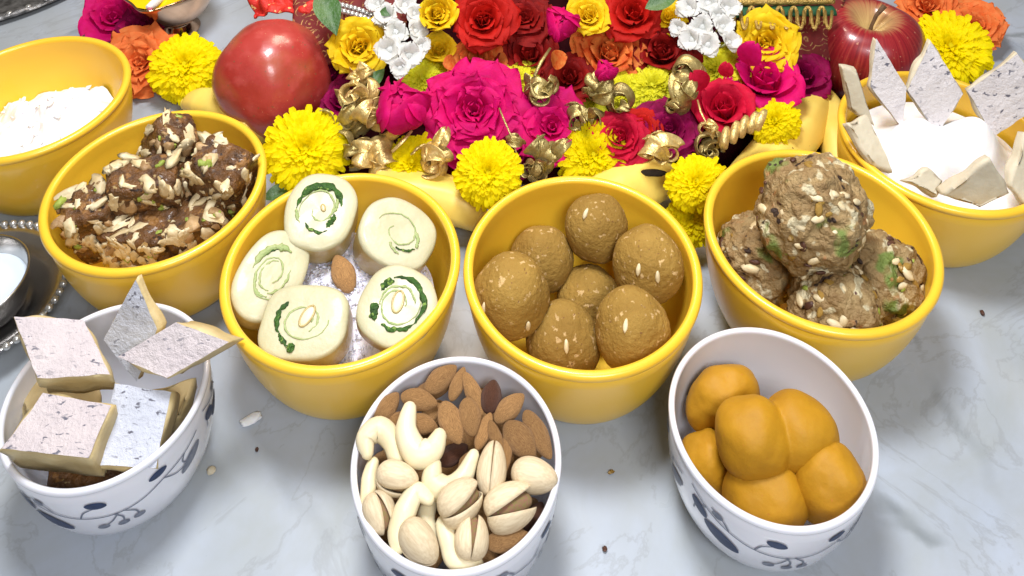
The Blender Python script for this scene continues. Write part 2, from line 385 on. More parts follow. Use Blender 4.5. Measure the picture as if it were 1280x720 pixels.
def decal_line(pts, wd=.0062):
    vs, fs = [], []; P = []
    for i in range(len(pts) - 1):                       # Catmull-Rom through the points
        p0 = Vector(pts[max(i - 1, 0)]); p1 = Vector(pts[i]); p2 = Vector(pts[i + 1]); p3 = Vector(pts[min(i + 2, len(pts) - 1)])
        for k in range(6):
            t = k / 6; P.append(.5 * ((2 * p1) + (p2 - p0) * t + (2 * p0 - 5 * p1 + 4 * p2 - p3) * t * t + (3 * p1 - p0 - 3 * p2 + p3) * t ** 3))
    P.append(Vector(pts[-1]))
    for i, p in enumerate(P):
        d = P[min(i + 1, len(P) - 1)] - P[max(i - 1, 0)]; d.x *= .68; d.normalize()
        n = Vector((-d.y / .68, d.x)) * wd
        vs += [wsurf(p.x - n.x, p.y - n.y, .005), wsurf(p.x + n.x, p.y + n.y, .005)]
    for i in range(len(P) - 1): fs.append((2 * i, 2 * i + 1, 2 * i + 3, 2 * i + 2))
    return vs, fs
# one run of the vine spans about 1.9 rad and is printed three times round the bowl
def vine_run():
    out = []
    L = lambda *p: out.append(('printed_vine', decal_line(p), M_grey))
    D = lambda nm, pts, mt: out.append((nm, decal_poly(pts), mt))
    L((-1.0, .86), (-.8, .78), (-.55, .70), (-.3, .64), (0, .61), (.25, .63), (.5, .70), (.75, .74), (.95, .80))
    L((-.55, .70), (-.62, .78), (-.75, .84)); L((0, .61), (.06, .53), (.05, .45)); L((.03, .60), (-.04, .52), (-.10, .48)); L((.5, .70), (.62, .62), (.72, .60))
    L((.08, .62), (.18, .54), (.20, .47)); L((-.3, .64), (-.25, .72), (-.15, .76)); L((.75, .74), (.72, .66), (.85, .56)); L((-.8, .78), (-.92, .70), (-.95, .6))
    D('printed_leaf', ell(-.62, .54, .15, .078, -32, .25), M_blue)
    D('printed_leaf', ell(-.88, .70, .085, .05, -50), M_blue)
    D('printed_leaf', ell(-.12, .79, .07, .042, -20, .2), M_blue)
    D('printed_leaf', ell(.46, .80, .065, .04, 8, .2), M_blue)
    D('printed_leaf', ell(.82, .60, .12, .058, 42, .3), M_grey)
    for s, z in ((-.14, .46), (.045, .43), (.20, .44), (-.68, .80)): D('printed_berry', ell(s, z, .040, .036, 0), M_grey)
    return out
VINE = [(nm, meshdata(nm, vs, fs, mt)) for nm, (vs, fs), mt in vine_run()]
WC = {'W1': (-3.055, 4.034, .35), 'W2': (-.398, 3.552, 1.15), 'W3': (1.882, 3.796, -.05)}
WL = {'W1': 'white bowl with blue leaf print holding silver topped fudge, at the left',
      'W2': 'white bowl filled with almonds, cashews and pistachios',
      'W3': 'white bowl with blue leaf print holding deep orange lumps, at the right'}
for k, (x, y, ph) in WC.items():
    e = empty('white_bowl', (x, y, 0), WL[k], 'bowl', 'white printed bowls in front')
    put('bowl_body', me_wb, e)
    for q in range(3):
        for nm, me in VINE:
            o = put(nm, me, e); o.rotation_euler.z = -PI / 2 + ph + q * 2 * PI / 3

# ------------------------------------------------------------------ balls
def ball(name, u, v, z, r, el, mt, label, cat, group, seed, amp=.04, amp2=.0, f2=8, sub=5, bits=None):
    p = at(u, v, z); e = None
    vs, fs = blob(r, r, r * el, sub, amp, 1.6, seed, amp2, f2)
    if bits:
        e = empty(name, p, label, cat, group); obj('sweet_body', vs, fs, mt, e)
        rr = random.Random(seed)
        for (bn, bmat, cnt, size) in bits:
            bv, bf = blob(size, size * .55, size * .35, 2, .35, 2.2, seed + 3)
            bme = meshdata(bn, bv, bf, bmat)
            for _ in range(cnt):
                d = Vector((rr.gauss(0, 1), rr.gauss(0, 1) - .5, rr.gauss(0, 1) + .6)).normalized()
                B = d.to_track_quat('Z', 'Y').to_matrix() @ Matrix.Rotation(rr.uniform(0, 6.28), 3, 'Z')
                s = rr.uniform(.6, 1.2)
                put(bn, bme, e, mtx(Vector((d.x * r, d.y * r, d.z * r * el)) * .97, B, (s, s, s)))
        return e
    o = obj(name, vs, fs, mt, loc=p); o.rotation_euler.z = seed
    return tag(o, label, cat, group)
G = 'smooth brown flour balls in the middle yellow bowl'
for i, (u, v, z, r, lab) in enumerate((
    (745, 285, .94, .282, 'brown flour ball at the back of its bowl, topmost, with one pale almond fleck'),
    (678, 325, .66, .282, 'brown flour ball at the back left, half hidden behind two others'),
    (640, 370, .94, .315, 'large brown flour ball against the left wall of its bowl'),
    (810, 332, .95, .310, 'large brown flour ball against the right wall, with two pale almond flecks'),
    (736, 376, .42, .285, 'low brown flour ball in the middle, ringed by the others'),
    (790, 412, .88, .305, 'brown flour ball at the front right of its bowl'),
    (704, 428, .58, .310, 'brown flour ball at the front, cut off by the bowl rim'))):
    bits = [('almond_fleck', M_sliver, 0, .05)]
    p = at(u, v, z); e = empty('flour_ball', p, lab, 'sweet ball', G)
    vs, fs = blob(r, r, r * 1.17, 5, .085, 1.25, i + 1, .018, 8); obj('ball_body', vs, fs, M_laddoo, e)
    fl_me = meshdata('almond_fleck', *blob(.02, .055, .02, 2, .2, 2, 3), M_sliver)
    for (du, dv) in {0: ((-13, -18),), 3: ((-12, 5), (12, 14)), 5: ((-8, -5),), 2: ((20, 38), (-35, 15), (-10, 60)), 6: ((4, 5),)}.get(i, ()):
        d = ray(u + du, v + dv); oc = CAMP - p                            # hit the near side of the ball
        S = Vector((1, 1, 1 / 1.17)); dd = Vector((d.x, d.y, d.z * S.z)); o2 = Vector((oc.x, oc.y, oc.z * S.z))
        a = dd.dot(dd); b = 2 * dd.dot(o2); c = o2.dot(o2) - r * r; disc = b * b - 4 * a * c
        if disc > 0:
            q = oc + d * ((-b - math.sqrt(disc)) / (2 * a)); n = q.normalized()
            y = (Vector((0, .3, 1)) - n * n.dot(Vector((0, .3, 1)))).normalized()
            put('almond_fleck', fl_me, e, mtx(q, Matrix((y.cross(n), y, n)).transposed()))
G = 'coarse speckled balls in the right yellow bowl'
for i, (u, v, z, r, lab) in enumerate((
    (1013, 268, 1.50, .455, 'largest coarse speckled ball, on top of the others with a green patch'),
    (946, 325, .66, .385, 'coarse speckled ball low at the left wall of its bowl'),
    (1095, 348, .74, .385, 'coarse speckled ball low at the right wall of its bowl'),
    (1043, 388, .86, .370, 'coarse speckled ball at the front, cut off by the bowl rim'))):
    ball('coarse_ball', u, v, z, r, 1.10, M_coarse, lab, 'sweet ball', G, i + 21, .16, .085, 4, 6,
         [('nut_bit', M_sliver, 24, .065), ('dark_bit', M_dark_almond, 16, .045), ('green_bit', M_green_nut, 5, .04), ('crumb', M_laddoo, 14, .05)])
G = 'deep orange lumps in the right white bowl'
def peda(u, v, z, sx, sy, sz, lab, rot=0, dents=(), seed=0, extra=None):
    p = at(u, v, z); vs, fs = ico(5); out = []
    for q in vs:
        r = Vector((q.x * sx, q.y * sy, q.z * sz)) * (1 + .12 * noise.noise(q * 1.3 + Vector((seed * 5, 0, 0))) + .02 * noise.noise(q * 3.1 + Vector((seed * 5, 3, 0))) + .012 * noise.noise(q * 8 + Vector((seed, 0, 0))))
        for (dx, dy, dz, rad, dep) in dents:
            d = (q - Vector((dx, dy, dz)).normalized()).length
            r *= 1 - dep * math.exp(-(d / rad) ** 2)
        if extra: r = extra(q, r)
        out.append(r)
    o = obj('orange_sweet', out, fs, M_peda, loc=p); o.rotation_euler.z = math.radians(rot)
    return tag(o, lab, 'sweet', G)
peda(905, 500, .66, .31, .22, .30, 'deep orange lump at the back left, bent with a hollow in front', 15, ((.3, -.8, -.3, .5, .35),), 1)
peda(882, 583, .42, .205, .22, .31, 'narrow deep orange lump against the left wall of its bowl', 0, (), 2)
def two_lobes():
    V = []; c0 = at(968, 548, .90)
    for (u, v, z, sx, sy, sz, sd) in ((941, 547, .92, .275, .27, .285, 3), (997, 541, .88, .28, .27, .285, 9)):
        vs, fs = ico(5); c = at(u, v, z) - c0
        V.append(([Vector((q.x * sx, q.y * sy, q.z * sz)) * (1 + .10 * noise.noise(q * 1.3 + Vector((sd, 0, 0))) + .012 * noise.noise(q * 4 + Vector((0, sd, 0)))) + c for q in vs], fs))
    vs, fs = join(V); o = obj('orange_sweet', vs, fs, M_peda, loc=c0); tag(o, 'biggest deep orange lump in the middle, with a cleft on top', 'sweet', G)
    md = o.modifiers.new('fuse', 'REMESH'); md.mode = 'VOXEL'; md.voxel_size = .014 * UNIT; md.use_smooth_shade = True
    ms = o.modifiers.new('soft', 'SMOOTH'); ms.factor = .5; ms.iterations = 3
two_lobes()
peda(956, 624, .58, .30, .26, .32, 'round deep orange lump at the front of its bowl', 0, (), 4)
peda(1034, 608, .72, .25, .25, .33, 'deep orange lump against the right wall of its bowl', 20, ((-.7, -.5, -.1, .5, .1),), 5)
# a hidden one carries the big piece
peda(985, 560, .38, .25, .25, .25, 'deep orange lump underneath the big cleft one', 0, (), 6)

# ------------------------------------------------------------------ fudge pieces with silver leaf
def fudge(corners, thick, mt, foilmat, label, group, name='fudge_diamond', cover=.97, seed=0):
    P = [at(*c) for c in corners]; c0 = sum(P, Vector()) / 4
    n = ((P[1] - P[0]).cross(P[2] - P[0]) + (P[2] - P[0]).cross(P[3] - P[0])).normalized()
    if n.dot(CAMP - c0) < 0: n = -n; P = [P[0], P[3], P[2], P[1]]
    e = empty(name, c0 - n * thick, label, 'sweet', group)
    base = c0 - n * thick
    G_ = 14; vs = []; fs = []; rr = random.Random(seed)
    def surf(a, b):  # bilinear point on the slanted quad
        return (P[0] * (1 - a) * (1 - b) + P[1] * a * (1 - b) + P[2] * a * b + P[3] * (1 - a) * b)
    def edge(k): return .5 - .5 * math.cos(PI * k / G_) if 0 else k / G_
    idx = {}
    def add(a, b, d):
        p = surf(a, b); ctr = surf(.5, .5); rim = max(abs(a - .5), abs(b - .5)) * 2
        nn = noise.noise(p * 2.5 + Vector((seed, 0, 0))) * .018 + noise.noise(p * 9) * .006
        inset = .028 * (abs(d - .0) < 1e-6 or abs(d - thick) < 1e-6) * (rim > .99)
        p = p + (ctr - p).normalized() * inset + n * (-d + nn) if rim > .01 else p + n * (-d + nn)
        if rim > .99: p = p + (p - ctr).normalized() * (noise.noise(p * 5 + Vector((0, seed, 0))) * .045)
        vs.append(p - base); return len(vs) - 1
    top = [[add(i / G_, j / G_, 0) for j in range(G_ + 1)] for i in range(G_ + 1)]
    for i in range(G_):
        for j in range(G_): fs.append((top[i][j], top[i + 1][j], top[i + 1][j + 1], top[i][j + 1]))
    ring = [(i, 0) for i in range(G_)] + [(G_, j) for j in range(G_)] + [(i, G_) for i in range(G_, 0, -1)] + [(0, j) for j in range(G_, 0, -1)]
    prev = [top[i][j] for i, j in ring]
    for d in (.02, thick * .35, thick * .7, thick - .02, thick):
        cur = [add(i / G_, j / G_, d) for i, j in ring]
        for k in range(len(ring)): k2 = (k + 1) % len(ring); fs.append((prev[k2], prev[k], cur[k], cur[k2]))
        prev = cur
    fs.append(tuple(prev[::-1]))
    o = obj('fudge_body', vs, fs, mt, e)
    if foilmat:
        fv = []; K = 22
        for i in range(K + 1):
            for j in range(K + 1):
                a = .5 + (i / K - .5) * cover; b = .5 + (j / K - .5) * cover
                p = surf(a, b); nn = noise.noise(p * 2.5 + Vector((seed, 0, 0))) * .018 + noise.noise(p * 9) * .006
                ed = max(abs(i / K - .5), abs(j / K - .5)) * 2
                w_ = noise.noise(p * 11 + Vector((5, 5, seed))) * .03 * (ed > .99)
                ctr = surf(.5, .5)
                fv.append(p + n * (nn + .006 + .003 * noise.noise(p * 30)) + (p - ctr) * w_ - base)
        ff = [(i * (K + 1) + j, (i + 1) * (K + 1) + j, (i + 1) * (K + 1) + j + 1, i * (K + 1) + j + 1) for i in range(K) for j in range(K)]
        obj('silver_leaf', fv, ff, foilmat, e)
    return e
G = 'silver topped fudge pieces in the left white bowl'
fudge([(140, 560, .75), (230, 520, .75), (245, 470, .8), (150, 500, .8)], .2, M_fudge, None, 'plain fudge piece buried under the silvered ones on the right side', G, seed=9)
fudge([(20, 560, .8), (130, 580, .75), (120, 470, .8), (30, 470, .8)], .2, M_fudge, None, 'plain fudge piece buried under the silvered ones on the left side', G, seed=8)
fudge([(60, 610, .62), (190, 590, .62), (210, 520, .66), (50, 530, .66)], .3, M_brown, None, 'brown crumbly sweet piece at the bottom, glimpsed under the silvered fudge', G, seed=7)
fudge([(170, 347, 1.72), (198, 410, 1.38), (172, 478, 1.0), (128, 425, 1.22)], .09, M_fudge, M_foil_cool, 'pointed bluish silver fudge piece standing on its tip at the back', G, seed=1)
fudge([(143, 478, 1.20), (216, 489, 1.12), (196, 586, .92), (116, 584, .98)], .34, M_fudge, M_foil_cool, 'bluish silver fudge piece sloping down at the front right', G, seed=2)
fudge([(16, 395, 1.62), (106, 399, 1.52), (139, 469, 1.38), (46, 475, 1.42)], .40, M_fudge, M_foil, 'pinkish silver fudge piece highest on the left of its bowl', G, seed=3)
fudge([(146, 446, 1.38), (220, 402, 1.55), (289, 427, 1.46), (208, 474, 1.32)], .34, M_fudge, M_foil, 'pinkish silver fudge piece jutting over the right rim of its bowl', G, seed=4)
fudge([(54, 491, 1.34), (141, 506, 1.28), (112, 574, 1.20), (0, 562, 1.26)], .46, M_fudge, M_foil, 'pinkish silver fudge piece at the front left, overhanging the rim', G, seed=5)
G = 'pale diamonds standing round the far right bowl'
fudge([(1094, 46, 1.95), (1134, 110, 1.52), (1128, 162, 1.15), (1087, 108, 1.52)], .10, M_fudge_pale, M_foil_grey, 'silvery diamond second from the left in the crown, in front of the apple', G, seed=11)
fudge([(1163, 50, 1.95), (1205, 118, 1.5), (1172, 170, 1.12), (1133, 112, 1.52)], .10, M_fudge_pale, M_foil_grey, 'grey silvery diamond standing straight in the middle of the crown', G, seed=12)
fudge([(1272, 66, 1.92), (1312, 125, 1.5), (1242, 172, 1.12), (1208, 113, 1.52)], .10, M_fudge_pale, M_foil_grey, 'silvery diamond leaning right at the right end of the back row', G, seed=13)
fudge([(1053, 83, 1.85), (1071, 86, 1.80), (1094, 158, 1.28), (1063, 140, 1.40)], .10, M_fudge_pale, None, 'plain cream diamond seen edge on at the left rim', G, seed=14)
fudge([(1060, 152, 1.48), (1084, 142, 1.45), (1118, 216, 1.12), (1090, 205, 1.2)], .10, M_fudge_pale, None, 'plain cream diamond lying along the left rim, below the upright one', G, seed=15)
fudge([(1131, 226, 1.26), (1160, 211, 1.32), (1180, 226, 1.22), (1172, 246, 1.14)], .12, M_fudge_pale, None, 'small plain cream diamond corner poking over the front rim', G, seed=16)
fudge([(1238, 198, 1.62), (1264, 244, 1.24), (1225, 262, 1.08), (1178, 244, 1.22)], .12, M_fudge_pale, None, 'broad plain cream diamond leaning at the front rim', G, seed=17)
fudge([(1282, 165, 1.6), (1318, 225, 1.22), (1290, 262, 1.08), (1262, 232, 1.24)], .12, M_fudge_pale, None, 'plain cream diamond at the front rim, cut by the right edge of the picture', G, seed=18)

# ------------------------------------------------------------------ powders
def mound(name, c, R, z0, height, mt, label, seed, rough=.03, humps=(), flakes=0, fsize=.03, freq=9):
    vs, fs = [], []; NR, NS = 40, 84
    def H(x, y):
        r = math.hypot(x, y) / R
        h = z0 + height * max(0, 1 - r * r)
        for (hx, hy, hr, hh) in humps: h += hh * math.exp(-((x - hx) ** 2 + (y - hy) ** 2) / hr ** 2)
        return h + rough * noise.fractal(Vector((x * freq, y * freq, seed)), .9, 2.1, 4) + rough * .8 * noise.noise(Vector((x * 3, y * 3, seed)))
    vs.append(Vector((0, 0, H(0, 0))))
    for i in range(1, NR + 1):
        for k in range(NS):
            a = 2 * PI * k / NS; x = R * i / NR * math.cos(a); y = R * i / NR * math.sin(a); vs.append(Vector((x, y, H(x, y))))
    for k in range(NS): fs.append((0, 1 + k, 1 + (k + 1) % NS))
    for i in range(NR - 1):
        for k in range(NS):
            k2 = (k + 1) % NS; a = 1 + i * NS; fs.append((a + k, a + NS + k, a + NS + k2, a + k2))
    parts = [(vs, fs)]; rr = random.Random(seed)
    for _ in range(flakes):
        a = rr.uniform(0, 6.28); r = R * math.sqrt(rr.random()) * .96; x, y = r * math.cos(a), r * math.sin(a)
        s = fsize * rr.uniform(.5, 1.3); B = Matrix.Rotation(rr.uniform(0, 6.28), 4, (rr.random(), rr.random(), rr.random() + .2)); B.translation = Vector((x, y, H(x, y) + s * .2))
        parts.append(xf(([Vector((-s, -s * .4, 0)), Vector((s, -s * .5, 0)), Vector((s * .8, s * .5, s * .2)), Vector((-s * .9, s * .4, 0)), Vector((0, 0, s * .5)), Vector((0, 0, -s * .4))],
                          [(0, 1, 4), (1, 2, 4), (2, 3, 4), (3, 0, 4), (1, 0, 5), (2, 1, 5), (3, 2, 5), (0, 3, 5)]), B))
    V, Fc = join(parts); o = obj(name, V, Fc, mt, loc=(c[0], c[1], 0))
    return tag(o, label, 'powder', kind='stuff')
mound('white_powder', BC['P'], .82, .50, .20, M_white_powder, 'crumbly bright white powder filling the leftmost yellow bowl', 3, .10, ((.3, .35, .3, .12), (-.2, .2, .35, .1)), 60, .05, 4)
mound('white_cream', BC['E'], .84, .84, .08, M_white_powder, 'bright white mound in two humps inside the diamond crown', 5, .012, ((-.31, -.02, .28, .42), (.31, .0, .28, .42), (0, .1, .4, .06)), 0, .02, 3)
mound('grated_coconut', BC['A'], .76, .62, .14, M_coconut, 'grated white coconut between the five cream rolls', 8, .05, ((0.02, -.02, .3, .10),), 900, .024, 7)

# ------------------------------------------------------------------ cream rolls
def roll(u, v, z, t, side, ang, ax, bx, th, label, seed, arcs, nut=None, sq=2.4):
    p = at(u, v, z); n = facing(p, t, side); p, B, k1, k2 = frame(u, v, z, n, ang)
    a, b = ax * k1, bx * k2
    e = empty('cream_roll', p, label, 'sweet', 'cream rolls with green filling round the almond'); e.rotation_mode = 'QUATERNION'; e.rotation_quaternion = B.to_quaternion()
    vs, fs = [], []; S = 72
    prof = [(0.001, 0), (.3, 0.004), (.6, 0.003), (.85, 0), (.94, -.008), (.99, -.020), (1.0, -.05), (1.01, -.14), (1.0, -th * .7), (.99, -th + .05), (.93, -th + .01), (.8, -th), (.001, -th)]
    for i in range(S):
        al = 2 * PI * i / S; c, s = math.cos(al), math.sin(al)
        rr = (abs(c) ** sq + abs(s) ** sq) ** (-1 / sq)
        rr *= 1 + .05 * noise.noise(Vector((c * 1.5, s * 1.5, seed * 3.1)))
        for (q, zz) in prof:
            x, y = c * rr * q * a, s * rr * q * b
            vs.append(Vector((x, y, zz + .012 * noise.noise(Vector((x * 6, y * 6, seed))) * (q < .97))))
    n_ = len(prof)
    for i in range(S):
        k = (i + 1) % S
        for j in range(n_ - 1): fs.append((i * n_ + j, k * n_ + j, k * n_ + j + 1, i * n_ + j + 1))
    o = obj('roll_body', vs, fs, M_roll, e); o.data.materials.append(M_rollside)
    for pi_, poly in enumerate(o.data.polygons):
        if (pi_ % (n_ - 1)) >= 6: poly.material_index = 1
    for (r0, r1, a0, a1, wd, mt) in list(arcs) + [(.20, .60, 40 + seed * 60, 420 + seed * 60, .0075, M_fill_light)]:
        path, rad = [], []; NN = 34
        for i in range(NN):
            f = i / (NN - 1); al = math.radians(a0 + (a1 - a0) * f); r = r0 + (r1 - r0) * f
            r *= 1 + .06 * noise.noise(Vector((f * 5, seed, 1)))
            path.append(Vector((math.cos(al) * r * a, math.sin(al) * r * b, .008)))
            rad.append(max(.004, wd * (math.sin(PI * min(1, f * 1.05)) ** .4 if 0 < f < 1 else .1) * (1 + 1.0 * noise.noise(Vector((f * 9, seed * 2, 4))))))
        tv, tf = tube(path, rad, 8); tv = [Vector((q.x + .008 * noise.noise(q * 40), q.y + .008 * noise.noise(q * 38 + Vector((9, 9, 9))), .008 + (q.z - .008) * .45)) for q in tv]
        obj('green_filling', tv, tf, mt, e)
    if nut:
        nx, ny, la, na = nut
        path = [Vector((nx * a + la * math.cos(t_) * math.cos(na) - .5 * la * math.sin(t_) * math.sin(na), ny * b + la * math.cos(t_) * math.sin(na) + .5 * la * math.sin(t_) * math.cos(na), .008)) for t_ in [2 * PI * i / 24 for i in range(25)]]
        obj('nut_slice', *tube(path, [.009] * 25, 6), M_rollside, e)
        vv, ff = blob(la, la * .5, .012, 3, .05, 2, seed); bb = Matrix.Rotation(na, 4, 'Z'); bb.translation = Vector((nx * a, ny * b, .004))
        obj('nut_core', [bb @ q for q in vv], ff, M_cashew, e)
    return e
DG, LG = M_fill, M_fill_light
roll(400, 262, 1.22, .40, .02, 75, 49, 43, .36, 'cream roll at the back left with the boldest dark green spiral', 1,
     [(.60, .66, -75, 95, .035, DG), (.66, .60, 95, 130, .015, LG), (.5, .62, 140, 215, .014, DG), (.52, .44, 215, 262, .028, DG), (.40, .55, 265, 320, .016, LG)], (.05, -.08, .03, .5))
roll(498, 290, 1.14, .40, .22, -35, 50, 41, .42, 'plain faced cream roll at the back right, little green showing', 2,
     [(.60, .45, -10, 40, .016, LG), (.45, .60, -70, -15, .012, DG), (.4, .62, -95, -60, .012, LG)], None)
roll(340, 343, 1.08, .50, .20, 62, 60, 41, .30, 'cream roll leaning on the left wall with a faint green spiral', 3,
     [(.62, .62, -20, 95, .030, LG), (.60, .55, -10, 60, .014, DG), (.45, .50, 90, 200, .012, LG), (.42, .5, 200, 300, .010, LG), (.30, .36, 0, 200, .008, LG)], None)
roll(497, 380, 1.20, .42, .03, 60, 51, 48, .20, 'cream roll at the right wall with a thick green outer turn', 4,
     [(.66, .68, -110, 40, .022, DG), (.62, .55, 40, 80, .03, DG), (.62, .66, -190, -110, .018, DG), (.55, .68, 115, 155, .035, DG), (.45, .45, -60, 120, .010, LG)], (.05, .02, .085, .3))
roll(379, 400, 1.16, .44, -.10, 0, 54, 46, .36, 'boxy cream roll at the front with an almond ring and a short green stroke', 5,
     [(.62, .60, 130, 215, .022, DG), (.62, .72, 215, 250, .016, DG), (.72, .80, 250, 262, .030, DG), (.35, .35, -60, 60, .008, LG)], (.08, .10, .085, 1.1), 3.2)

# ------------------------------------------------------------------ nuts
def almond_part(sub=4, seed=0):
    vs, fs = ico(sub); out = []
    for v in vs:
        x = v.x; tap = 1 - .20 * x - .16 * x * x * x if x > 0 else 1 - .10 * abs(x) ** 3
        ang_ = math.atan2(v.z, v.y); ridge = 1 + (.022 * math.sin(17 * ang_ + 2 * x) + .03 * noise.noise(Vector((ang_ * 3.5, x * .8, seed)))) * (1 - x * x) + .07 * noise.noise(v * 1.7 + Vector((seed * 4, 0, 0)))
        out.append(Vector((x, v.y * tap * ridge, v.z * tap * ridge)))
    return out, fs
ALM = [meshdata('almond', *almond_part(4, s), M_almond) for s in range(3)]
ALMD = meshdata('almond', *almond_part(4, 5), M_dark_almond)
def almond(u, v, z, L, W, ang, label, t=.5, side=0, dark=False, thick=.6, k=0, group='almonds in the nut bowl', roll_=0):
    p = at(u, v, z); n = facing(p, t, side); p, B, k1, k2 = frame(u, v, z, n, ang)
    if roll_: B = B @ Matrix.Rotation(math.radians(roll_), 3, 'X')
    wy = W * k2 / 2
    o = put('almond', ALMD if dark else ALM[k % 3], None, mtx(p, B, (L * k1 / 2, wy, wy * thick)))
    return tag(o, label, 'almond', group)
def ctube(pts, rads, seg=14):
    P, Rr = [], []
    for i in range(len(pts) - 1):
        p0, p1, p2, p3 = (Vector(pts[max(i - 1, 0)]), Vector(pts[i]), Vector(pts[i + 1]), Vector(pts[min(i + 2, len(pts) - 1)]))
        for k in range(8):
            t = k / 8; P.append(.5 * ((2 * p1) + (p2 - p0) * t + (2 * p0 - 5 * p1 + 4 * p2 - p3) * t * t + (3 * p1 - p0 - 3 * p2 + p3) * t ** 3)); Rr.append(rads[i] * (1 - t) + rads[i + 1] * t)
    P.append(Vector(pts[-1])); Rr.append(rads[-1])
    # round the ends
    d0 = (P[0] - P[1]).normalized(); d1 = (P[-1] - P[-2]).normalized(); pre, post = [], []
    for a in (85, 60, 30):
        pre.append((P[0] + d0 * Rr[0] * math.sin(math.radians(a)), Rr[0] * math.cos(math.radians(a))))
        post.insert(0, (P[-1] + d1 * Rr[-1] * math.sin(math.radians(a)), Rr[-1] * math.cos(math.radians(a))))
    P = [q[0] for q in pre] + P + [q[0] for q in post]; Rr = [q[1] for q in pre] + Rr + [q[1] for q in post]
    return tube(P, Rr, seg, flat=.85)
def cashew(pxpts, rpx, z, label, t=.5, zz=None):
    u = sum(p[0] for p in pxpts) / len(pxpts); v = sum(p[1] for p in pxpts) / len(pxpts)
    p = at(u, v, z); n = facing(p, t); k = 1 / pxs(p)
    pts = [on_plane(a, b, p, n) - p + (n * zz[i] if zz else Vector()) for i, (a, b) in enumerate(pxpts)]
    vs, fs = ctube(pts, [r * k for r in rpx])
    vs = [q * (1 + .04 * noise.noise(q * 7)) for q in vs]
    o = obj('cashew', vs, fs, M_cashew, loc=p); return tag(o, label, 'cashew', 'cashews in the nut bowl')
def half_shell(gap):
    """half a pistachio shell: an ellipsoid cut along its length and given thickness, opened by gap at one end"""
    outer, inner, fs = [], [], []; NU, NV = 18, 14
    for i in range(NU + 1):
        x = -math.cos(PI * i / NU); r = math.sqrt(max(0, 1 - x * x)) * (1 - .16 * x)
        for j in range(NV + 1):
            a = PI * j / NV; y = r * math.sin(a); zc = r * math.cos(a)
            o = Vector((x, y, zc)); outer.append(o); inner.append(Vector((x * .95, max(0, y * .90), zc * .90)))
    n = NV + 1; N_ = len(outer); rot = Matrix.Rotation(gap, 4, 'Z'); tr = Matrix.Translation(Vector((-1, 0, 0)))
    M = tr @ rot @ tr.inverted()
    for i in range(NU):
        for j in range(NV):
            fs.append((i * n + j, (i + 1) * n + j, (i + 1) * n + j + 1, i * n + j + 1)); fs.append((N_ + i * n + j, N_ + i * n + j + 1, N_ + (i + 1) * n + j + 1, N_ + (i + 1) * n + j))
        for j in (0, NV): fs.append((i * n + j, N_ + i * n + j, N_ + (i + 1) * n + j, (i + 1) * n + j))
    return [M @ q for q in outer + inner], fs
def mirrored(part): return [Vector((q.x, -q.y, q.z)) for q in part[0]], [f[::-1] for f in part[1]]
SH = {g: (meshdata('shell_half', *half_shell(g), M_shell), meshdata('shell_half', *mirrored(half_shell(g)), M_shell)) for g in (.03, .16, .26)}
KER = meshdata('kernel', *blob(.86, .62, .80, 3, .08, 2, 4), M_kernel)
def pistachio(u, v, z, L, W, ang, gap, roll_, label, t=.5, side=0):
    p = at(u, v, z); n = facing(p, t, side); p, B, k1, k2 = frame(u, v, z, n, ang)
    e = empty('pistachio', p, label, 'pistachio', 'pistachios in the nut bowl')
    B = B @ Matrix.Rotation(math.radians(roll_), 3, 'X'); M = mtx(Vector(), B, (L * k1 / 2, W * k2 / 2, W * k2 / 2 * .92))
    for me in SH[gap]: put('shell_half', me, e, M)
    put('kernel', KER, e, M); return e
A_ = almond
A_(551, 474, 1.00, 52, 27, 40, 'almond at the back rim pointing up right, leftmost of three', t=.6)
A_(572, 480, .98, 46, 18, 68, 'narrow edge-on almond at the back, between two broader ones', k=1, t=.6)
A_(592, 492, 1.00, 60, 20, -66, 'long slim almond leaning left at the back centre', k=2, t=.6)
A_(614, 496, 1.0, 44, 27, 80, 'darkest brown almond standing at the back right', dark=True)
A_(524, 500, 1.02, 48, 28, -14, 'orange brown almond lying flat at the back left')
A_(484, 509, .96, 46, 25, 52, 'almond near the left rim, tip pointing up right', k=1)
A_(528, 530, .96, 42, 26, -18, 'almond behind the upright cashew on the left', k=2)
A_(499, 528, .92, 40, 26, 20, 'reddish almond half hidden between two cashews', k=1)
A_(564, 528, 1.07, 58, 30, -68, 'left half of the split almond pair in the middle', t=.55)
A_(587, 521, 1.08, 50, 29, -80, 'right half of the split almond pair in the middle', k=1, t=.55)
A_(605, 539, 1.02, 50, 20, 70, 'slim almond right of the split pair', k=2)
A_(637, 510, 1.00, 50, 27, 44, 'almond at the back right with its tip up towards the rim', k=2)
A_(672, 543, .98, 70, 27, -62, 'longest almond lying along the right rim', k=1)
A_(650, 550, 1.0, 58, 36, -50, 'broad deeply ridged almond on the right', k=0)
A_(620, 549, 1.03, 52, 16, -72, 'thin edge-on almond left of the ridged one')
A_(633, 562, .99, 56, 15, 86, 'thin upright almond beside the upright pistachio', k=1)
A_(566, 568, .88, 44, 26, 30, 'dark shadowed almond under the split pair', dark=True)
A_(586, 580, .90, 40, 24, 60, 'almond showing behind the middle cashew', k=2)
A_(635, 675, .93, 60, 32, 10, 'orange almond at the front right rim', k=0)
A_(668, 646, .84, 42, 24, 60, 'purplish brown almond low at the right rim', dark=True)
A_(605, 697, .86, 44, 24, -10, 'almond half hidden at the front rim', k=1)
A_(540, 515, .93, 30, 22, 40, 'small almond bit behind the flat orange brown one', k=1)
A_(658, 575, .90, 50, 28, -60, 'almond tucked under the right end of the ridged one', k=2)
A_(540, 488, .9, 44, 24, 10, 'almond under the back rim trio', k=2)
A_(600, 560, .86, 46, 26, -40, 'almond low in the gap right of the middle cashew', k=0)
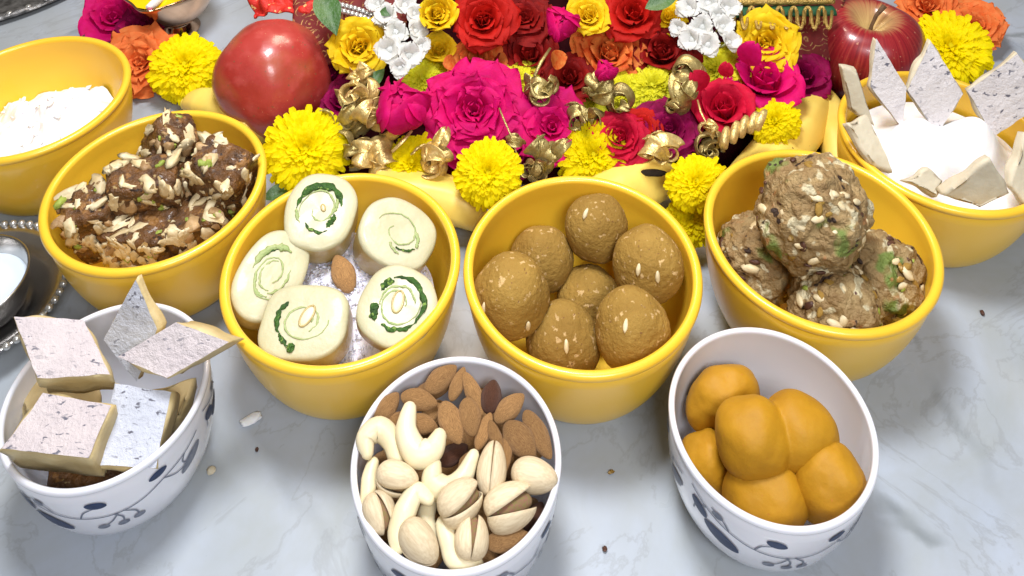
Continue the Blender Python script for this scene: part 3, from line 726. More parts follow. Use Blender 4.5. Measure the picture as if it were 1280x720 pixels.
cashew([(512, 512), (508, 540), (521, 566), (540, 562), (549, 546)], [9, 14, 17, 15, 10], 1.10, 'big cashew curled like a letter L on top of the pile', t=.5)
cashew([(459, 566), (458, 548), (474, 537), (490, 552), (498, 582)], [8, 13, 15, 13, 10], 1.02, 'cashew arching at the left rim')
cashew([(466, 580), (461, 600), (460, 630)], [8, 10, 10], .93, 'straight slim cashew pressed against the left rim')
cashew([(543, 582), (541, 602), (558, 612), (577, 600), (592, 570)], [9, 15, 15, 13, 8], 1.02, 'cashew curved like a cup in the middle of the pile')
cashew([(536, 624), (520, 616), (506, 640), (497, 664), (498, 680)], [8, 12, 15, 13, 11], 1.0, 'cashew curving down the front left with a broken white end')
cashew([(556, 658), (562, 680), (568, 698), (596, 706)], [12, 13, 12, 9], .93, 'cashew at the front rim, curved round a dark gap')
cashew([(540, 622), (532, 648), (540, 668)], [9, 12, 9], .86, 'cashew low between the front pistachios')
Pi = pistachio
Pi(497, 599, 1.04, 54, 44, -14, .16, 62, 'pistachio left of centre, its split facing up')
Pi(615, 585, 1.05, 70, 36, 84, .03, 0, 'closed slim pistachio standing upright right of centre')
Pi(668, 595, 1.00, 60, 50, -12, .03, 100, 'round closed pistachio at the right rim')
Pi(576, 627, 1.06, 62, 48, 38, .16, 35, 'pistachio in the centre front with a long brown crack')
Pi(639, 633, 1.01, 66, 50, 24, .26, 15, 'pale pistachio on the right with its mouth open to the left')
Pi(475, 641, .97, 54, 38, -68, .16, -20, 'pinkish pistachio at the left rim')
Pi(524, 678, .99, 64, 50, -48, .03, 80, 'large smooth closed pistachio at the front rim')
Pi(590, 671, 1.0, 58, 38, 86, .16, 8, 'small pistachio at the front, split open towards the viewer')
# the layer under the visible nuts
rr = random.Random(5); cx, cy, _ = WC['W2']
for i in range(34):
    a = i * 2.399; r = .56 * math.sqrt((i + .5) / 34); B = Matrix.Rotation(rr.uniform(0, 6.28), 3, 'Z') @ Matrix.Rotation(rr.uniform(-.5, .5), 3, 'Y')
    o = put('almond', ALM[i % 3], None, mtx(Vector((cx + r * math.cos(a), cy + r * math.sin(a), .64 + rr.uniform(-.04, .06))), B, (.17, .10, .065)))
    tag(o, 'almond in the lower layer, glimpsed between the upper nuts', 'almond', 'lower almonds in the nut bowl')
# the almond on the coconut
p, B, k1, k2 = frame(429, 342, .93, facing(at(429, 342, .93), .45), 112)
o = put('almond', ALM[1], None, mtx(p, B, (25 * k1, 15.5 * k2, .07))); tag(o, 'single almond resting on the white coconut', 'almond')

# ------------------------------------------------------------------ dark nut blocks
def nutblock(u, v, z, size, rot, tilt, label, seed, nsl=22, ngr=4):
    nsl = int(nsl * 1.9); ngr += 5
    p = at(u, v, z); rr = random.Random(seed)
    e = empty('nut_block', p, label, 'sweet', 'dark nut blocks in the yellow bowl')
    B = (Matrix.Rotation(math.radians(rot), 3, 'Z') @ Matrix.Rotation(math.radians(tilt[0]), 3, 'X') @ Matrix.Rotation(math.radians(tilt[1]), 3, 'Y'))
    e.rotation_mode = 'QUATERNION'; e.rotation_quaternion = B.to_quaternion()
    bm = bmesh.new(); bmesh.ops.create_cube(bm, size=1)
    bmesh.ops.subdivide_edges(bm, edges=bm.edges[:], cuts=16, use_grid_fill=True)
    S = Vector(size); V = []
    for q in bm.verts:
        c = q.co * 2; l = max(abs(c.x), abs(c.y), abs(c.z)); c8 = (abs(c.x) ** 7 + abs(c.y) ** 7 + abs(c.z) ** 7) ** (1 / 7)
        c = c / c8 * l
        w_ = Vector((c.x * S.x, c.y * S.y, c.z * S.z)) / 2
        w_ *= 1 + .13 * noise.noise(w_ * 3.0 + Vector((seed, 0, 0))) + .09 * noise.fractal(w_ * 9 + Vector((0, seed, 0)), .8, 2, 3)
        V.append(w_)
    bm.verts.ensure_lookup_table(); fs = [tuple(x.index for x in f.verts) for f in bm.faces]; bm.free()
    obj('block_body', V, fs, M_brown, e)
    for nm, mt, cnt, dims in (('nut_slice', M_sliver, nsl, (.100, .048, .024)), ('pistachio_bit', M_green_nut, ngr, (.05, .035, .03)), ('nut_chunk', M_tan, 9, (.075, .055, .04))):
        mes = [meshdata(nm, *blob(*dims, 2, .9, 1.6, seed * 5 + q), mt, q > 0) for q in range(4)]
        for q in range(cnt):
            ax = rr.choice((0, 1, 1, 1, 2)); sg = rr.choice((-1, 1)) if ax == 0 else (-1 if ax == 1 else 1)
            pos = Vector([rr.uniform(-.44, .44) * S[i] for i in range(3)]); pos[ax] = sg * S[ax] / 2 * rr.uniform(.93, 1.0)
            nrm = Vector((0, 0, 0)); nrm[ax] = sg
            BB = nrm.to_track_quat('Z', 'Y').to_matrix() @ Matrix.Rotation(PI / 2 + rr.gauss(0, .45) if ax != 2 else rr.uniform(0, 6), 3, 'Z')
            s = rr.uniform(.45, 1.2); put(nm, mes[q % 4], e, mtx(pos, BB, (s, s * rr.uniform(.7, 1.1), s)))
nutblock(120, 278, .88, (.44, .40, .74), 20, (12, -8), 'dark nut block against the left wall with pale almond slices', 1)
nutblock(212, 178, 1.22, (.44, .36, .46), 35, (20, 28), 'dark nut block highest at the back, one corner up', 2, 12, 3)
nutblock(185, 238, 1.06, (.62, .40, .60), 12, (10, 4), 'glossy dark nut block in the middle, sugary on top', 3)
nutblock(280, 222, 1.06, (.54, .42, .70), -18, (14, 12), 'dark nut block at the right wall crowded with almond slices', 4, 30, 5)
nutblock(178, 296, .76, (.66, .40, .46), -8, (8, 0), 'dark nut block low at the front with a big cashew chunk', 5, 26, 4)
nutblock(250, 282, .76, (.56, .40, .46), 22, (4, -8), 'dark nut block low at the front right with green bits', 6, 20, 6)
nutblock(235, 225, .86, (.6, .5, .5), 0, (0, 0), 'dark nut block in the middle, wedged behind the front ones', 7, 14, 3)

# ------------------------------------------------------------------ fruit
def pomegranate():
    p = at(342, 98, .66); r = .665
    e = empty('pomegranate', Vector((p.x, p.y, 0)), 'glossy red pomegranate behind the bowl of dark nut blocks', 'pomegranate')
    vs, fs = ico(6); out = []
    for v in vs:
        a = math.atan2(v.y, v.x); d = 1 + .028 * math.cos(5 * a + .6) * (1 - v.z ** 2) + .07 * noise.noise(v * 1.2) + .008 * noise.noise(v * 5)
        out.append(Vector((v.x * r * d, v.y * r * d, v.z * r * 1.06 * d + .66)))
    obj('fruit_body', out, fs, M_pome, e)
    cr = []                                              # the dried crown faces away
    for i in range(6):
        a = 2 * PI * i / 6; c, s = math.cos(a), math.sin(a)
        cr.append(([Vector((c * .12 - s * .07, s * .12 + c * .07, 0)), Vector((c * .12 + s * .07, s * .12 - c * .07, 0)), Vector((c * .2, s * .2, .2)), Vector((c * .08, s * .08, .04))], [(0, 1, 2), (1, 0, 3), (0, 2, 3), (2, 1, 3)]))
    B = Vector((.15, .9, -.25)).to_track_quat('Z', 'Y').to_matrix().to_4x4(); B.translation = Vector((.1, .62, .5))
    V, Fc = xf(join(cr), B); obj('crown', V, Fc, M_pome, e)
pomegranate()
def apple_mat():
    m, N, L, B = _nodes('apple_skin')
    tc = N.new('ShaderNodeTexCoord'); sp = N.new('ShaderNodeSeparateXYZ'); L.new(tc.outputs['Object'], sp.inputs[0])
    at2 = N.new('ShaderNodeMath'); at2.operation = 'ARCTAN2'; L.new(sp.outputs[1], at2.inputs[0]); L.new(sp.outputs[0], at2.inputs[1])
    cb = N.new('ShaderNodeCombineXYZ'); L.new(at2.outputs[0], cb.inputs[0]); zz = N.new('ShaderNodeMath'); zz.operation = 'MULTIPLY'; zz.inputs[1].default_value = 1.2 / UNIT; L.new(sp.outputs[2], zz.inputs[0]); L.new(zz.outputs[0], cb.inputs[1])
    mp = N.new('ShaderNodeMapping'); mp.inputs['Scale'].default_value = (9, .5, 1); L.new(cb.outputs[0], mp.inputs[0])
    st = ramp(N, L, noise_n(N, L, mp.outputs[0], 1.6, 5, .7), [(.30, (.13, .005, .012)), (.52, (.27, .013, .020)), (.80, (.46, .10, .06))])
    # yellow-green only around the stalk cavity (radius from the axis)
    ln = N.new('ShaderNodeVectorMath'); ln.operation = 'LENGTH'; c2 = N.new('ShaderNodeCombineXYZ'); L.new(sp.outputs[0], c2.inputs[0]); L.new(sp.outputs[1], c2.inputs[1]); L.new(c2.outputs[0], ln.inputs[0])
    k = N.new('ShaderNodeMath'); k.operation = 'MULTIPLY'; k.inputs[1].default_value = 1 / UNIT; L.new(ln.outputs['Value'], k.inputs[0])
    nz = N.new('ShaderNodeMath'); nz.operation = 'MULTIPLY_ADD'; nz.inputs[1].default_value = .30; L.new(noise_n(N, L, mp.outputs[0], 2.5, 4), nz.inputs[0]); L.new(k.outputs[0], nz.inputs[2])
    top = ramp(N, L, nz.outputs[0], [(.26, (1, 1, 1)), (.52, (0, 0, 0))])
    up = N.new('ShaderNodeMath'); up.operation = 'GREATER_THAN'; up.inputs[1].default_value = .6 * UNIT; L.new(sp.outputs[2], up.inputs[0])
    f = N.new('ShaderNodeMath'); f.operation = 'MULTIPLY'; L.new(top, f.inputs[0]); L.new(up.outputs[0], f.inputs[1])
    c = mixc(N, L, f.outputs[0], st, (.60, .42, .17))
    c = mixc(N, L, ramp(N, L, noise_n(N, L, coords(N, L, 1), 30, 2), [(.70, (0, 0, 0)), (.74, (.6, .6, .6))]), c, (.62, .36, .22))
    L.new(c, B.inputs['Base Color']); B.inputs['Roughness'].default_value = .28; B.inputs['Coat Weight'].default_value = .3
    return m
def apple():
    p = at(1082, 62, .62)
    e = empty('apple', Vector((p.x, p.y, 0)), 'red apple streaked with yellow, stalk up, behind the diamond crown', 'apple')
    prof = []
    for i in range(41):
        a = -PI / 2 + PI * i / 40; r = .66 * math.cos(a) ** .8 * (1 + .10 * math.sin(a)) if abs(a) < PI / 2 - 1e-6 else .001
        z = .60 + .60 * math.sin(a) - (.34 * math.exp(-(r / .20) ** 2) if a > .4 else 0) + (.12 * math.exp(-(r / .18) ** 2) if a < -.4 else 0)
        prof.append((max(r, .001), z))
    vs, fs = lathe(prof, 96, lambda q, a, j: Vector((q.x * (1 + .025 * math.cos(5 * a)), q.y * (1 + .025 * math.cos(5 * a + .4)), q.z + .02 * math.cos(2 * a + 1))))
    obj('fruit_body', vs, fs, apple_mat(), e)
    obj('stalk', *tube([(0, 0, .84), (.01, .01, .98), (.05, .03, 1.12), (.13, .05, 1.24)], [.03, .022, .024, .034], 10), M_stem, e)
apple()
def banana(ctrl, rad, label, tip=None, seed=0):
    """ctrl: (u, v, z) points along the fruit"""
    pts = [at(*c) for c in ctrl]; base = pts[len(pts) // 2].copy(); base.z = 0
    P, Rr = [], []
    for i in range(len(pts) - 1):
        p0, p1, p2, p3 = pts[max(i - 1, 0)], pts[i], pts[i + 1], pts[min(i + 2, len(pts) - 1)]
        for k in range(10):
            t = k / 10; P.append(.5 * ((2 * p1) + (p2 - p0) * t + (2 * p0 - 5 * p1 + 4 * p2 - p3) * t * t + (3 * p1 - p0 - 3 * p2 + p3) * t ** 3) - base); Rr.append(rad[i] * (1 - t) + rad[i + 1] * t)
    P.append(pts[-1] - base); Rr.append(rad[-1])
    e = empty('banana', base, label, 'banana', 'bananas tucked behind the bowls')
    vs, fs = tube(P, Rr, 30, section=lambda th: 1 + .035 * math.cos(5 * th) + .012 * math.cos(10 * th))
    obj('peel', vs, fs, M_banana, e)
    for q, (end, nxt, r) in enumerate(((P[0], P[1], Rr[0]), (P[-1], P[-2], Rr[-1]))):
        d = (end - nxt).normalized(); obj('end_tip', *tube([end - d * .01, end + d * .03, end + d * .05], [r * .99, r * .8, r * .3], 16), M_black if tip == q else M_banana, e)
banana([(470, 240, .45), (520, 245, .42), (570, 255, .38), (600, 275, .30)], [.26, .27, .24, .13], 'banana between the roll bowl and the flour ball bowl', seed=1)
banana([(735, 262, .40), (775, 240, .42), (815, 226, .42), (842, 226, .38)], [.24, .27, .25, .16], 'banana with a black blossom end between two yellow bowls', seed=2)
banana([(930, 235, .38), (965, 200, .40), (1000, 160, .42), (1021, 126, .40), (1028, 112, .38)], [.24, .28, .27, .20, .08], 'long pale banana lying behind the coarse ball bowl', seed=3)
banana([(320, 165, .35), (285, 140, .33), (252, 130, .30), (232, 130, .26)], [.24, .24, .19, .08], 'banana tip peeking out left of the pomegranate', seed=4)
banana([(1048, 210, .3), (1046, 175, .35), (1036, 140, .36), (1030, 120, .34)], [.14, .2, .2, .12], 'banana lying at the left foot of the diamond bowl', seed=5)
p, B, k1, k2 = frame(817, 216, .69, facing(at(817, 216, .69), .75), -2)
o = obj('banana_stem_scar', [Vector(q) for q in blob(16 * k1, 5 * k2, .02, 3, .15, 2, 1)[0]], blob(1, 1, 1, 3)[1], M_black, mtx=mtx(p, B)); tag(o, 'black withered blossom lying on the banana between two yellow bowls', 'blossom tip')

# ------------------------------------------------------------------ silverware
def beaded_dish():
    c = at(-30, 368, .30); e = empty('silver_dish', Vector((c.x, c.y, 0)), 'silver dish with a beaded rim at the left edge', 'dish')
    prof = [(.001, .02), (.40, .02), (.46, .05), (.56, .16), (.70, .27), (.78, .30), (.79, .315), (.77, .33), (.69, .31), (.55, .21), (.44, .09), (.38, .06), (.001, .06)]
    obj('dish_body', *lathe(prof, 96), M_silver, e)
    b = meshdata('bead', *blob(.036, .036, .036, 2, .05, 2), M_bead)
    for i in range(58):
        a = 2 * PI * i / 58; put('bead', b, e, loc=(.785 * math.cos(a), .785 * math.sin(a), .335))
    e2 = empty('milk_cup', Vector((c.x, c.y, .065)), 'small steel cup of milk standing on the beaded dish', 'cup')
    prof = [(.001, 0), (.30, 0), (.40, .10), (.46, .26), (.485, .40), (.50, .44), (.495, .455), (.475, .44), (.445, .27), (.38, .12), (.28, .03), (.001, .03)]
    obj('cup_wall', *lathe(prof, 96), M_silver, e2)
    obj('milk_surface', *lathe([(.001, .25), (.30, .25), (.443, .256)], 64), M_milk, e2)
beaded_dish()
def lamp_pot():
    p = at(212, -22, .80); e = empty('steel_oil_lamp', Vector((p.x, p.y, 0)), 'polished lamp bowl with pointed lip holding yellow oil and a wick', 'oil lamp')
    def lip(q, a, j):
        r = math.hypot(q.x, q.y); t = max(0, (q.z - .45) / .40)
        k = 1 + .30 * t * math.exp(-((a - 1.5 * PI) / .30) ** 2)
        return Vector((q.x * k, q.y * k, q.z + .05 * t * math.exp(-((a - 1.5 * PI) / .3) ** 2)))
    outp = [(.001, .02), (.26, .02), (.28, .06), (.16, .14), (.16, .18), (.30, .26), (.46, .42), (.56, .62), (.62, .80), (.64, .86), (.635, .875), (.61, .87), (.58, .76), (.52, .60), (.42, .44), (.001, .34)]
    obj('lamp_body', *lathe(outp, 128, lip), M_lamp_steel, e)
    obj('oil_surface', *lathe([(.001, .80), (.3, .80), (.615, .80)], 64), M_turmeric, e)
    obj('wick', *tube([(0.02, -.1, .81), (.02, -.4, .83), (.03, -.62, .89), (.03, -.78, .95)], [.06, .06, .055, .035], 10), M_wick, e)
    obj('wick_tip', *blob(.035, .035, .035, 2, .1, 2), petal_mat('pink_tip', (.8, .2, .3), (.8, .3, .4)), e, loc=Vector((.04, -.77, .92)))
lamp_pot()
def tray():
    p = at(-20, -70, .12); e = empty('engraved_tray', Vector((p.x, p.y, 0)), 'dark metal tray rim with embossed relief in the top left corner', 'tray')
    def relief(q, a, j): 
        return Vector((q.x, q.y, q.z + (.03 * noise.fractal(Vector((q.x * 5, q.y * 5, 1)), .8, 2, 3) if 3 < j < 12 else 0)))
    R = (at(58, 2, .15) - p).length
    prof = [(.001, .02), (R * .75, .02), (R * .96, .06), (R, .10), (R * 1.0, .13), (R * .97, .15)] + [(R * (.95 - .03 * i), .145 - .01 * i) for i in range(8)] + [(.001, .05)]
    obj('tray_body', *lathe(prof, 160, relief), M_dark_metal, e)
    b = meshdata('rim_bead', *blob(.04, .04, .02, 2, .05, 2), M_bead)
    for i in range(60):
        a = 2 * PI * i / 60
        if math.sin(a) < .3: put('rim_bead', b, e, loc=(R * .975 * math.cos(a), R * .975 * math.sin(a), .155))
tray()

# ------------------------------------------------------------------ the flower heap: dark cloth underneath as gap shade, flowers on top
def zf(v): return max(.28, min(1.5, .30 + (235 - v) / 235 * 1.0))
def heap_shade_cloth():
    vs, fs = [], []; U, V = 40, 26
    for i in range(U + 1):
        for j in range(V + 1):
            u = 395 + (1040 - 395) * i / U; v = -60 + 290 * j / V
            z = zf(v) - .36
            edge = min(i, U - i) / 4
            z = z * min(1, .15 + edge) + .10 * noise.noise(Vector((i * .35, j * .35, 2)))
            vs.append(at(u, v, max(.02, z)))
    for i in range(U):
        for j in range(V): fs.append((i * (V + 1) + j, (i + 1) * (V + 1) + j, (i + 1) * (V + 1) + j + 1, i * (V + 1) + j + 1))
    o = obj('shade_cloth', vs, fs, M_gap_shade); tag(o, 'dark maroon cloth standing in for shade in the gaps under the flower heap', 'cloth')
heap_shade_cloth()
def sheet(name, quad, mt, label, cat, seed, amp=.08, freq=1.5, U=46, V=30, top=True, parent=None, thick=.02):
    P = [at(*c) for c in quad]; vs, fs = [], []
    n = (P[1] - P[0]).cross(P[3] - P[0]).normalized()
    if n.dot(CAMP - P[0]) < 0: n = -n
    base = sum(P, Vector()) / 4
    for i in range(U + 1):
        for j in range(V + 1):
            a, b = i / U, j / V; p = P[0] * (1 - a) * (1 - b) + P[1] * a * (1 - b) + P[2] * a * b + P[3] * (1 - a) * b
            d = amp * noise.noise(p * freq + Vector((seed, 0, 0))) + amp * .4 * noise.noise(p * freq * 3 + Vector((0, seed, 0)))
            vs.append(p + n * d - (base if not parent else parent.location))
    for i in range(U):
        for j in range(V): fs.append((i * (V + 1) + j, (i + 1) * (V + 1) + j, (i + 1) * (V + 1) + j + 1, i * (V + 1) + j + 1))
    o = obj(name, vs, fs, mt, parent, None if parent else base)
    md = o.modifiers.new('thick', 'SOLIDIFY'); md.thickness = thick * UNIT; md.offset = -1
    return tag(o, label, cat) if top else o
# left garment with gold scrolls, beads along its hem
cl = empty('brocade_garment', at(430, 30, 1.0), 'maroon brocade garment with gold scrolls and a beaded hem', 'garment')
sheet('brocade_panel', [(372, -60, 1.45), (520, -60, 1.7), (505, 52, .95), (365, 95, .62)], M_brocade, None, None, 2, .10, 1.6, top=False, parent=cl)
bd = meshdata('bead', *blob(.038, .038, .038, 2, .05, 2), M_bead)
for row in range(2):
    for i in range(16):
        t = i / 15; put('bead', bd, cl, loc=at(418 + 76 * t + row * 2, 4 + 30 * t + 8 * row - 4 * math.sin(t * 3), 1.28) - cl.location)
sheet('red_net_cloth', [(312, -50, 1.2), (425, -50, 1.5), (408, 18, 1.05), (316, 22, .95)], M_redcloth, 'crumpled bright red net cloth with gold threads behind the pomegranate', 'cloth', 5, .28, 3.2)
# right garment with looped gold fringe on a green band
cr = empty('fringed_garment', at(975, 10, 1.0), 'maroon garment edged with gold loops over a green band', 'garment')
sheet('garment_panel', [(910, -70, 1.75), (1060, -70, 1.6), (1045, 75, .75), (905, 75, .95)], M_brocade, None, None, 7, .05, 1.2, top=False, parent=cr)
def strip(name, u1, v1, u2, v2, z1, z2, rad, mt, flat=.4):
    a, b = at(u1, v1, z1), at(u2, v2, z2); pts = [a.lerp(b, i / 20) - cr.location for i in range(21)]
    return obj(name, *tube(pts, [rad * (1 + .08 * math.sin(i * 2.2)) for i in range(21)], 10, flat), mt, cr)
strip('gold_braid', 912, 3, 1042, 1, 1.42, 1.36, .045, M_braid, 1)
strip('green_band', 912, 15, 1042, 13, 1.34, 1.28, .10, M_greenband)
for i in range(7):
    u = 922 + i * 17.5; w_ = 4.2; pts = []
    for k in range(15):
        t = k / 14; a = PI * t
        if t < .5: q = (u - w_, 28 - 40 * t * .9)
        pts.append(at(u + w_ * math.cos(PI - a), (30 - 21 * math.sin(a) ** .45), 1.40 - .06 * (1 - math.sin(a))) - cr.location)
    obj('gold_loop', *tube(pts, [.020] * 15, 8), M_braid, cr)
    pts = [at(u - w_ + 2 * w_ * t + 8.7, 14 + 22 * math.sin(PI * t) ** .5, 1.38) - cr.location for t in [k / 12 for k in range(13)]]
    obj('gold_loop', *tube(pts, [.018] * 13, 8), M_braid, cr)

# petals and flowers
def petal(L, W, r0, a0, a1, rollv, cup, ruffle, seed, nu=9, nv=10, notch=0.0):
    """a petal growing from the axis along z; a0/a1 = lean at foot/tip in degrees, rollv = extra curl of the tip"""
    vs, fs = [], []
    rho, z = r0, 0; prof = []
    for i in range(nu + 1):
        t = math.sin(PI / 2 * i / nu) ** 1.15; prof.append((rho, z, t)); al = math.radians(a0 + (a1 - a0) * t + rollv * t ** 4); dl = L * (math.sin(PI / 2 * min(1, (i + 1) / nu)) ** 1.15 - t); rho += math.sin(al) * dl; z += math.cos(al) * dl
    for (rho, z, t) in prof:
        w_ = W * (.30 + .70 * math.sin(PI / 2 * min(1, t / .62)))
        if t > .62: w_ *= math.sqrt(max(0, 1 - ((t - .62) / .385) ** 2.2))
        for j in range(nv + 1):
            s = -1 + 2 * j / nv
            curve = cup / max(.12, W)
            ang = s * w_ * curve; rc = 1 / max(1e-3, curve)
            y = math.sin(ang) * rc; inn = (1 - math.cos(ang)) * rc
            rf = ruffle * t * t * (.7 * math.sin(s * 4.2 + seed * 2.1) + 1.4 * noise.noise(Vector((s * 2.2, t * 2, seed)))) 
            zz = z - notch * t ** 3 * (s * s) + ruffle * .8 * t * noise.noise(Vector((s * 2.5, t * 2, seed + 9)))
            vs.append(Vector((rho - inn + rf, y, zz)))
    n = nv + 1
    for i in range(nu):
        for j in range(nv): fs.append((i * n + j, (i + 1) * n + j, (i + 1) * n + j + 1, i * n + j + 1))
    return vs, fs
_rosecache = {}
def rose(u, v, r_px, mt, label, cat='rose', z=None, t=.55, side=0, spin=0, layers=5, openness=1.0, ruffle=.04, style='rose', group='roses and petals in the flower heap', name='rose', squash=1.0):
    z = zf(v) if z is None else z
    p = at(u, v, z); n = facing(p, t, side); R = r_px * 1.17 / pxs(p)
    e = empty(name, p - n * R * .45, label, cat, group)
    B = n.to_track_quat('Z', 'Y').to_matrix() @ Matrix.Rotation(spin, 3, 'Z'); e.rotation_mode = 'QUATERNION'; e.rotation_quaternion = B.to_quaternion()
    e.scale = (R, R, R * squash)
    key = (mt.name, layers, round(openness, 2), round(ruffle, 3), style)
    if key not in _rosecache:
        lay = []
        for k in range(layers):
            f = k / max(1, layers - 1)
            if style == 'rose':
                L = .60 + .36 * f; a0 = (2 + 44 * f * openness); a1 = -22 + 84 * f * openness; rv = 22 + 62 * f; W = .24 + .34 * f; r0 = .05 + .11 * f
            else:                                          # loose, ruffled blossom
                L = .40 + .56 * f; a0 = 8 + 56 * f * openness; a1 = 6 + 74 * f * openness; rv = 24; W = .22 + .40 * f; r0 = .02 + .05 * f
            if style == 'bud': L = .95 + .1 * f; a0 = 30; a1 = -85 + 20 * f; rv = 0; W = .55 + .1 * f; r0 = .28 + .08 * f
            lay.append([meshdata('petal', *petal(L, W, r0, a0, a1, rv, (.85 - .40 * f), ruffle * (.5 + f), s + k * 3, notch=.05 * f), mt) for s in range(2)])
        _rosecache[key] = lay
    lay = _rosecache[key]; rr = random.Random(int(u * 7 + v)); a = 0
    for k in range(layers):
        cnt = (3 + (k + 1) // 2) if style == 'rose' else (3 if style == 'bud' else 4 + k // 2 + (k > 3))
        for q in range(cnt):
            a += 2 * PI / cnt + rr.uniform(-.18, .18); s = rr.uniform(.9, 1.1)
            M = Matrix.Rotation(a, 4, 'Z') @ Matrix.Rotation(rr.uniform(-.07, .07), 4, 'Y') @ Matrix.Diagonal((s, s, s, 1))
            put('petal', lay[k][q % 2], e, mtx=M)
        a += .6
    return e
def chrys_mesh(mt, seed, N=620):
    rr = random.Random(seed); parts = []
    for i in range(N):
        f = (i + .5) / N; ph = math.acos(1 - f * 1.25); az = i * 2.39996
        d = Vector((math.sin(ph) * math.cos(az), math.sin(ph) * math.sin(az), math.cos(ph)))
        L = (.62 + .34 * min(1, f * 1.5)) * rr.uniform(.88, 1.08); w_ = .060 * rr.uniform(.8, 1.25)
        if ph > 1.0: L *= (1.0, 1.10, .94)[seed % 3] * rr.uniform(.86, 1.14)
        if seed % 3 == 2: L *= 1 + .08 * math.sin(az * 2 + 1)
        side = Vector((-math.sin(az), math.cos(az), 0)); up = d.cross(side)
        curl = rr.uniform(.05, .30); vs = []
        for k, t in enumerate((.25, .6, .88, 1.0)):
            c = d * L * (t if k < 3 else .95) + up * (-curl * t ** 5) + Vector((0, 0, .10 * t))
            ww = w_ * (.45, 1.0, 1.25, .8)[k]
            cup = d.cross(side).normalized() * ww * .55
            vs += [c - side * ww + cup, c - cup * .3, c + side * ww + cup]
        parts.append((vs, [(3 * k + j, 3 * k + j + 1, 3 * k + j + 4, 3 * k + j + 3) for k in range(3) for j in range(2)]))
    V, Fc = join(parts); return meshdata('florets', V, Fc, mt)
CH = {'y': [chrys_mesh(P_yel, s) for s in range(3)], 'l': [chrys_mesh(P_lem, s + 5) for s in range(2)]}
CORE = meshdata('calyx', *blob(.42, .42, .38, 2, .1, 2), M_leaf)
CORE_Y = {'y': meshdata('flower_core', *blob(.40, .40, .42, 3, .1, 2), P_yel), 'l': meshdata('flower_core', *blob(.40, .40, .42, 3, .1, 2), P_lem)}
def chrys(u, v, r_px, label, kind='y', z=None, t=.5, side=0, k=0, el=1.0):
    z = zf(v) if z is None else z
    p = at(u, v, z); n = facing(p, t, side); R = r_px * 1.06 / pxs(p)
    e = empty('chrysanthemum', p - n * R * .12, label, 'flower', 'yellow chrysanthemums')
    B = n.to_track_quat('Z', 'Y').to_matrix() @ Matrix.Rotation(k * 1.7, 3, 'Z'); e.rotation_mode = 'QUATERNION'; e.rotation_quaternion = B.to_quaternion(); e.scale = (R, R, R * el)
    L = CH[kind]; o = put('florets', L[k % len(L)], e); o['kind'] = 'stuff'
    put('flower_core', CORE_Y[kind], e, loc=(0, 0, .06))
    put('calyx', CORE, e, loc=(0, 0, -.16))
    return e
chrys(232, 84, 42, 'yellow chrysanthemum between the orange flower and the pomegranate', z=.42, k=0, t=.6)
chrys(383, 188, 47, 'bright yellow chrysanthemum right in front of the pomegranate', z=.72, k=1, t=.75)
chrys(514, 204, 37, 'yellow chrysanthemum behind the rim of the roll bowl', z=.62, k=2, t=.8)
chrys(611, 217, 41, 'vivid yellow chrysanthemum drooping between the two middle yellow bowls', z=.90, k=0, t=.8)
chrys(742, 196, 42, 'yellow chrysanthemum behind the rim of the flour ball bowl', z=.60, k=1, t=.7)
chrys(870, 228, 37, 'upper yellow chrysanthemum in the gap left of the coarse ball bowl', z=.85, k=2, t=.8)
chrys(866, 272, 32, 'lower yellow chrysanthemum in the gap left of the coarse ball bowl', z=.45, k=0, t=.85)
chrys(1187, 62, 43, 'yellow chrysanthemum under the orange flowers at the right', z=.45, k=1, t=.6)
chrys(968, 152, 31, 'yellow chrysanthemum beside the long pale banana', z=.80, k=2, t=.7)
chrys(902, 88, 38, 'lemon chrysanthemum below the white jasmine on the right', 'l', k=1, z=.9)
chrys(815, 110, 34, 'lemon chrysanthemum right of the orange rose', 'l', k=0, z=.85)
chrys(782, 112, 28, 'small lemon chrysanthemum tucked left of a larger lemon one', 'l', k=1, z=.80)
chrys(645, 106, 37, 'lemon chrysanthemum right of the big ruffled magenta flower', 'l', k=0, z=.75)
chrys(528, 102, 30, 'lemon chrysanthemum between the magenta blooms at the left', 'l', k=1, z=.75)
chrys(690, 92, 26, 'small lemon chrysanthemum under the dark red petals', 'l', k=0, z=.72)
chrys(548, 82, 24, 'small yellow chrysanthemum under the left white jasmine', 'y', k=2, z=.78)

rose(604, 24, 38, P_red, 'bright red rose with a tight spiral heart at the top centre', t=.75, spin=.4, layers=6, z=1.45)
rose(592, 134, 60, P_mag, 'biggest ruffled magenta flower left of centre', t=.68, layers=7, style='loose', ruffle=.07, z=1.0)
rose(690, 155, 44, P_mag, 'ruffled magenta flower in the middle of the heap', t=.6, layers=5, style='loose', ruffle=.07, z=.85, spin=1)
rose(502, 134, 50, P_mag, 'smooth magenta bloom of broad petals left of the big ruffled one', t=.35, layers=3, ruffle=.03, z=1.2, style='bud')
rose(702, 30, 32, P_mag, 'closed magenta bud above the orange rose', 'flower bud', t=.6, layers=3, ruffle=.03, z=1.5, name='rose_bud', style='bud')
rose(762, 66, 46, P_peach, 'orange and red rose at the centre of the heap', t=.6, layers=6, openness=1.0, ruffle=.05, z=1.05)
rose(792, 16, 36, P_red, 'red rose at the top right of centre, beside a yellow rose', t=.55, layers=5, z=1.4, spin=2)
rose(828, 64, 44, P_dred, 'dark red open rose left of the right jasmine', t=.5, layers=6, ruffle=.05, z=1.1, spin=1.1)
rose(775, 172, 36, P_crim, 'crimson rose right behind the flour ball bowl', t=.55, layers=6, z=.8, spin=.7)
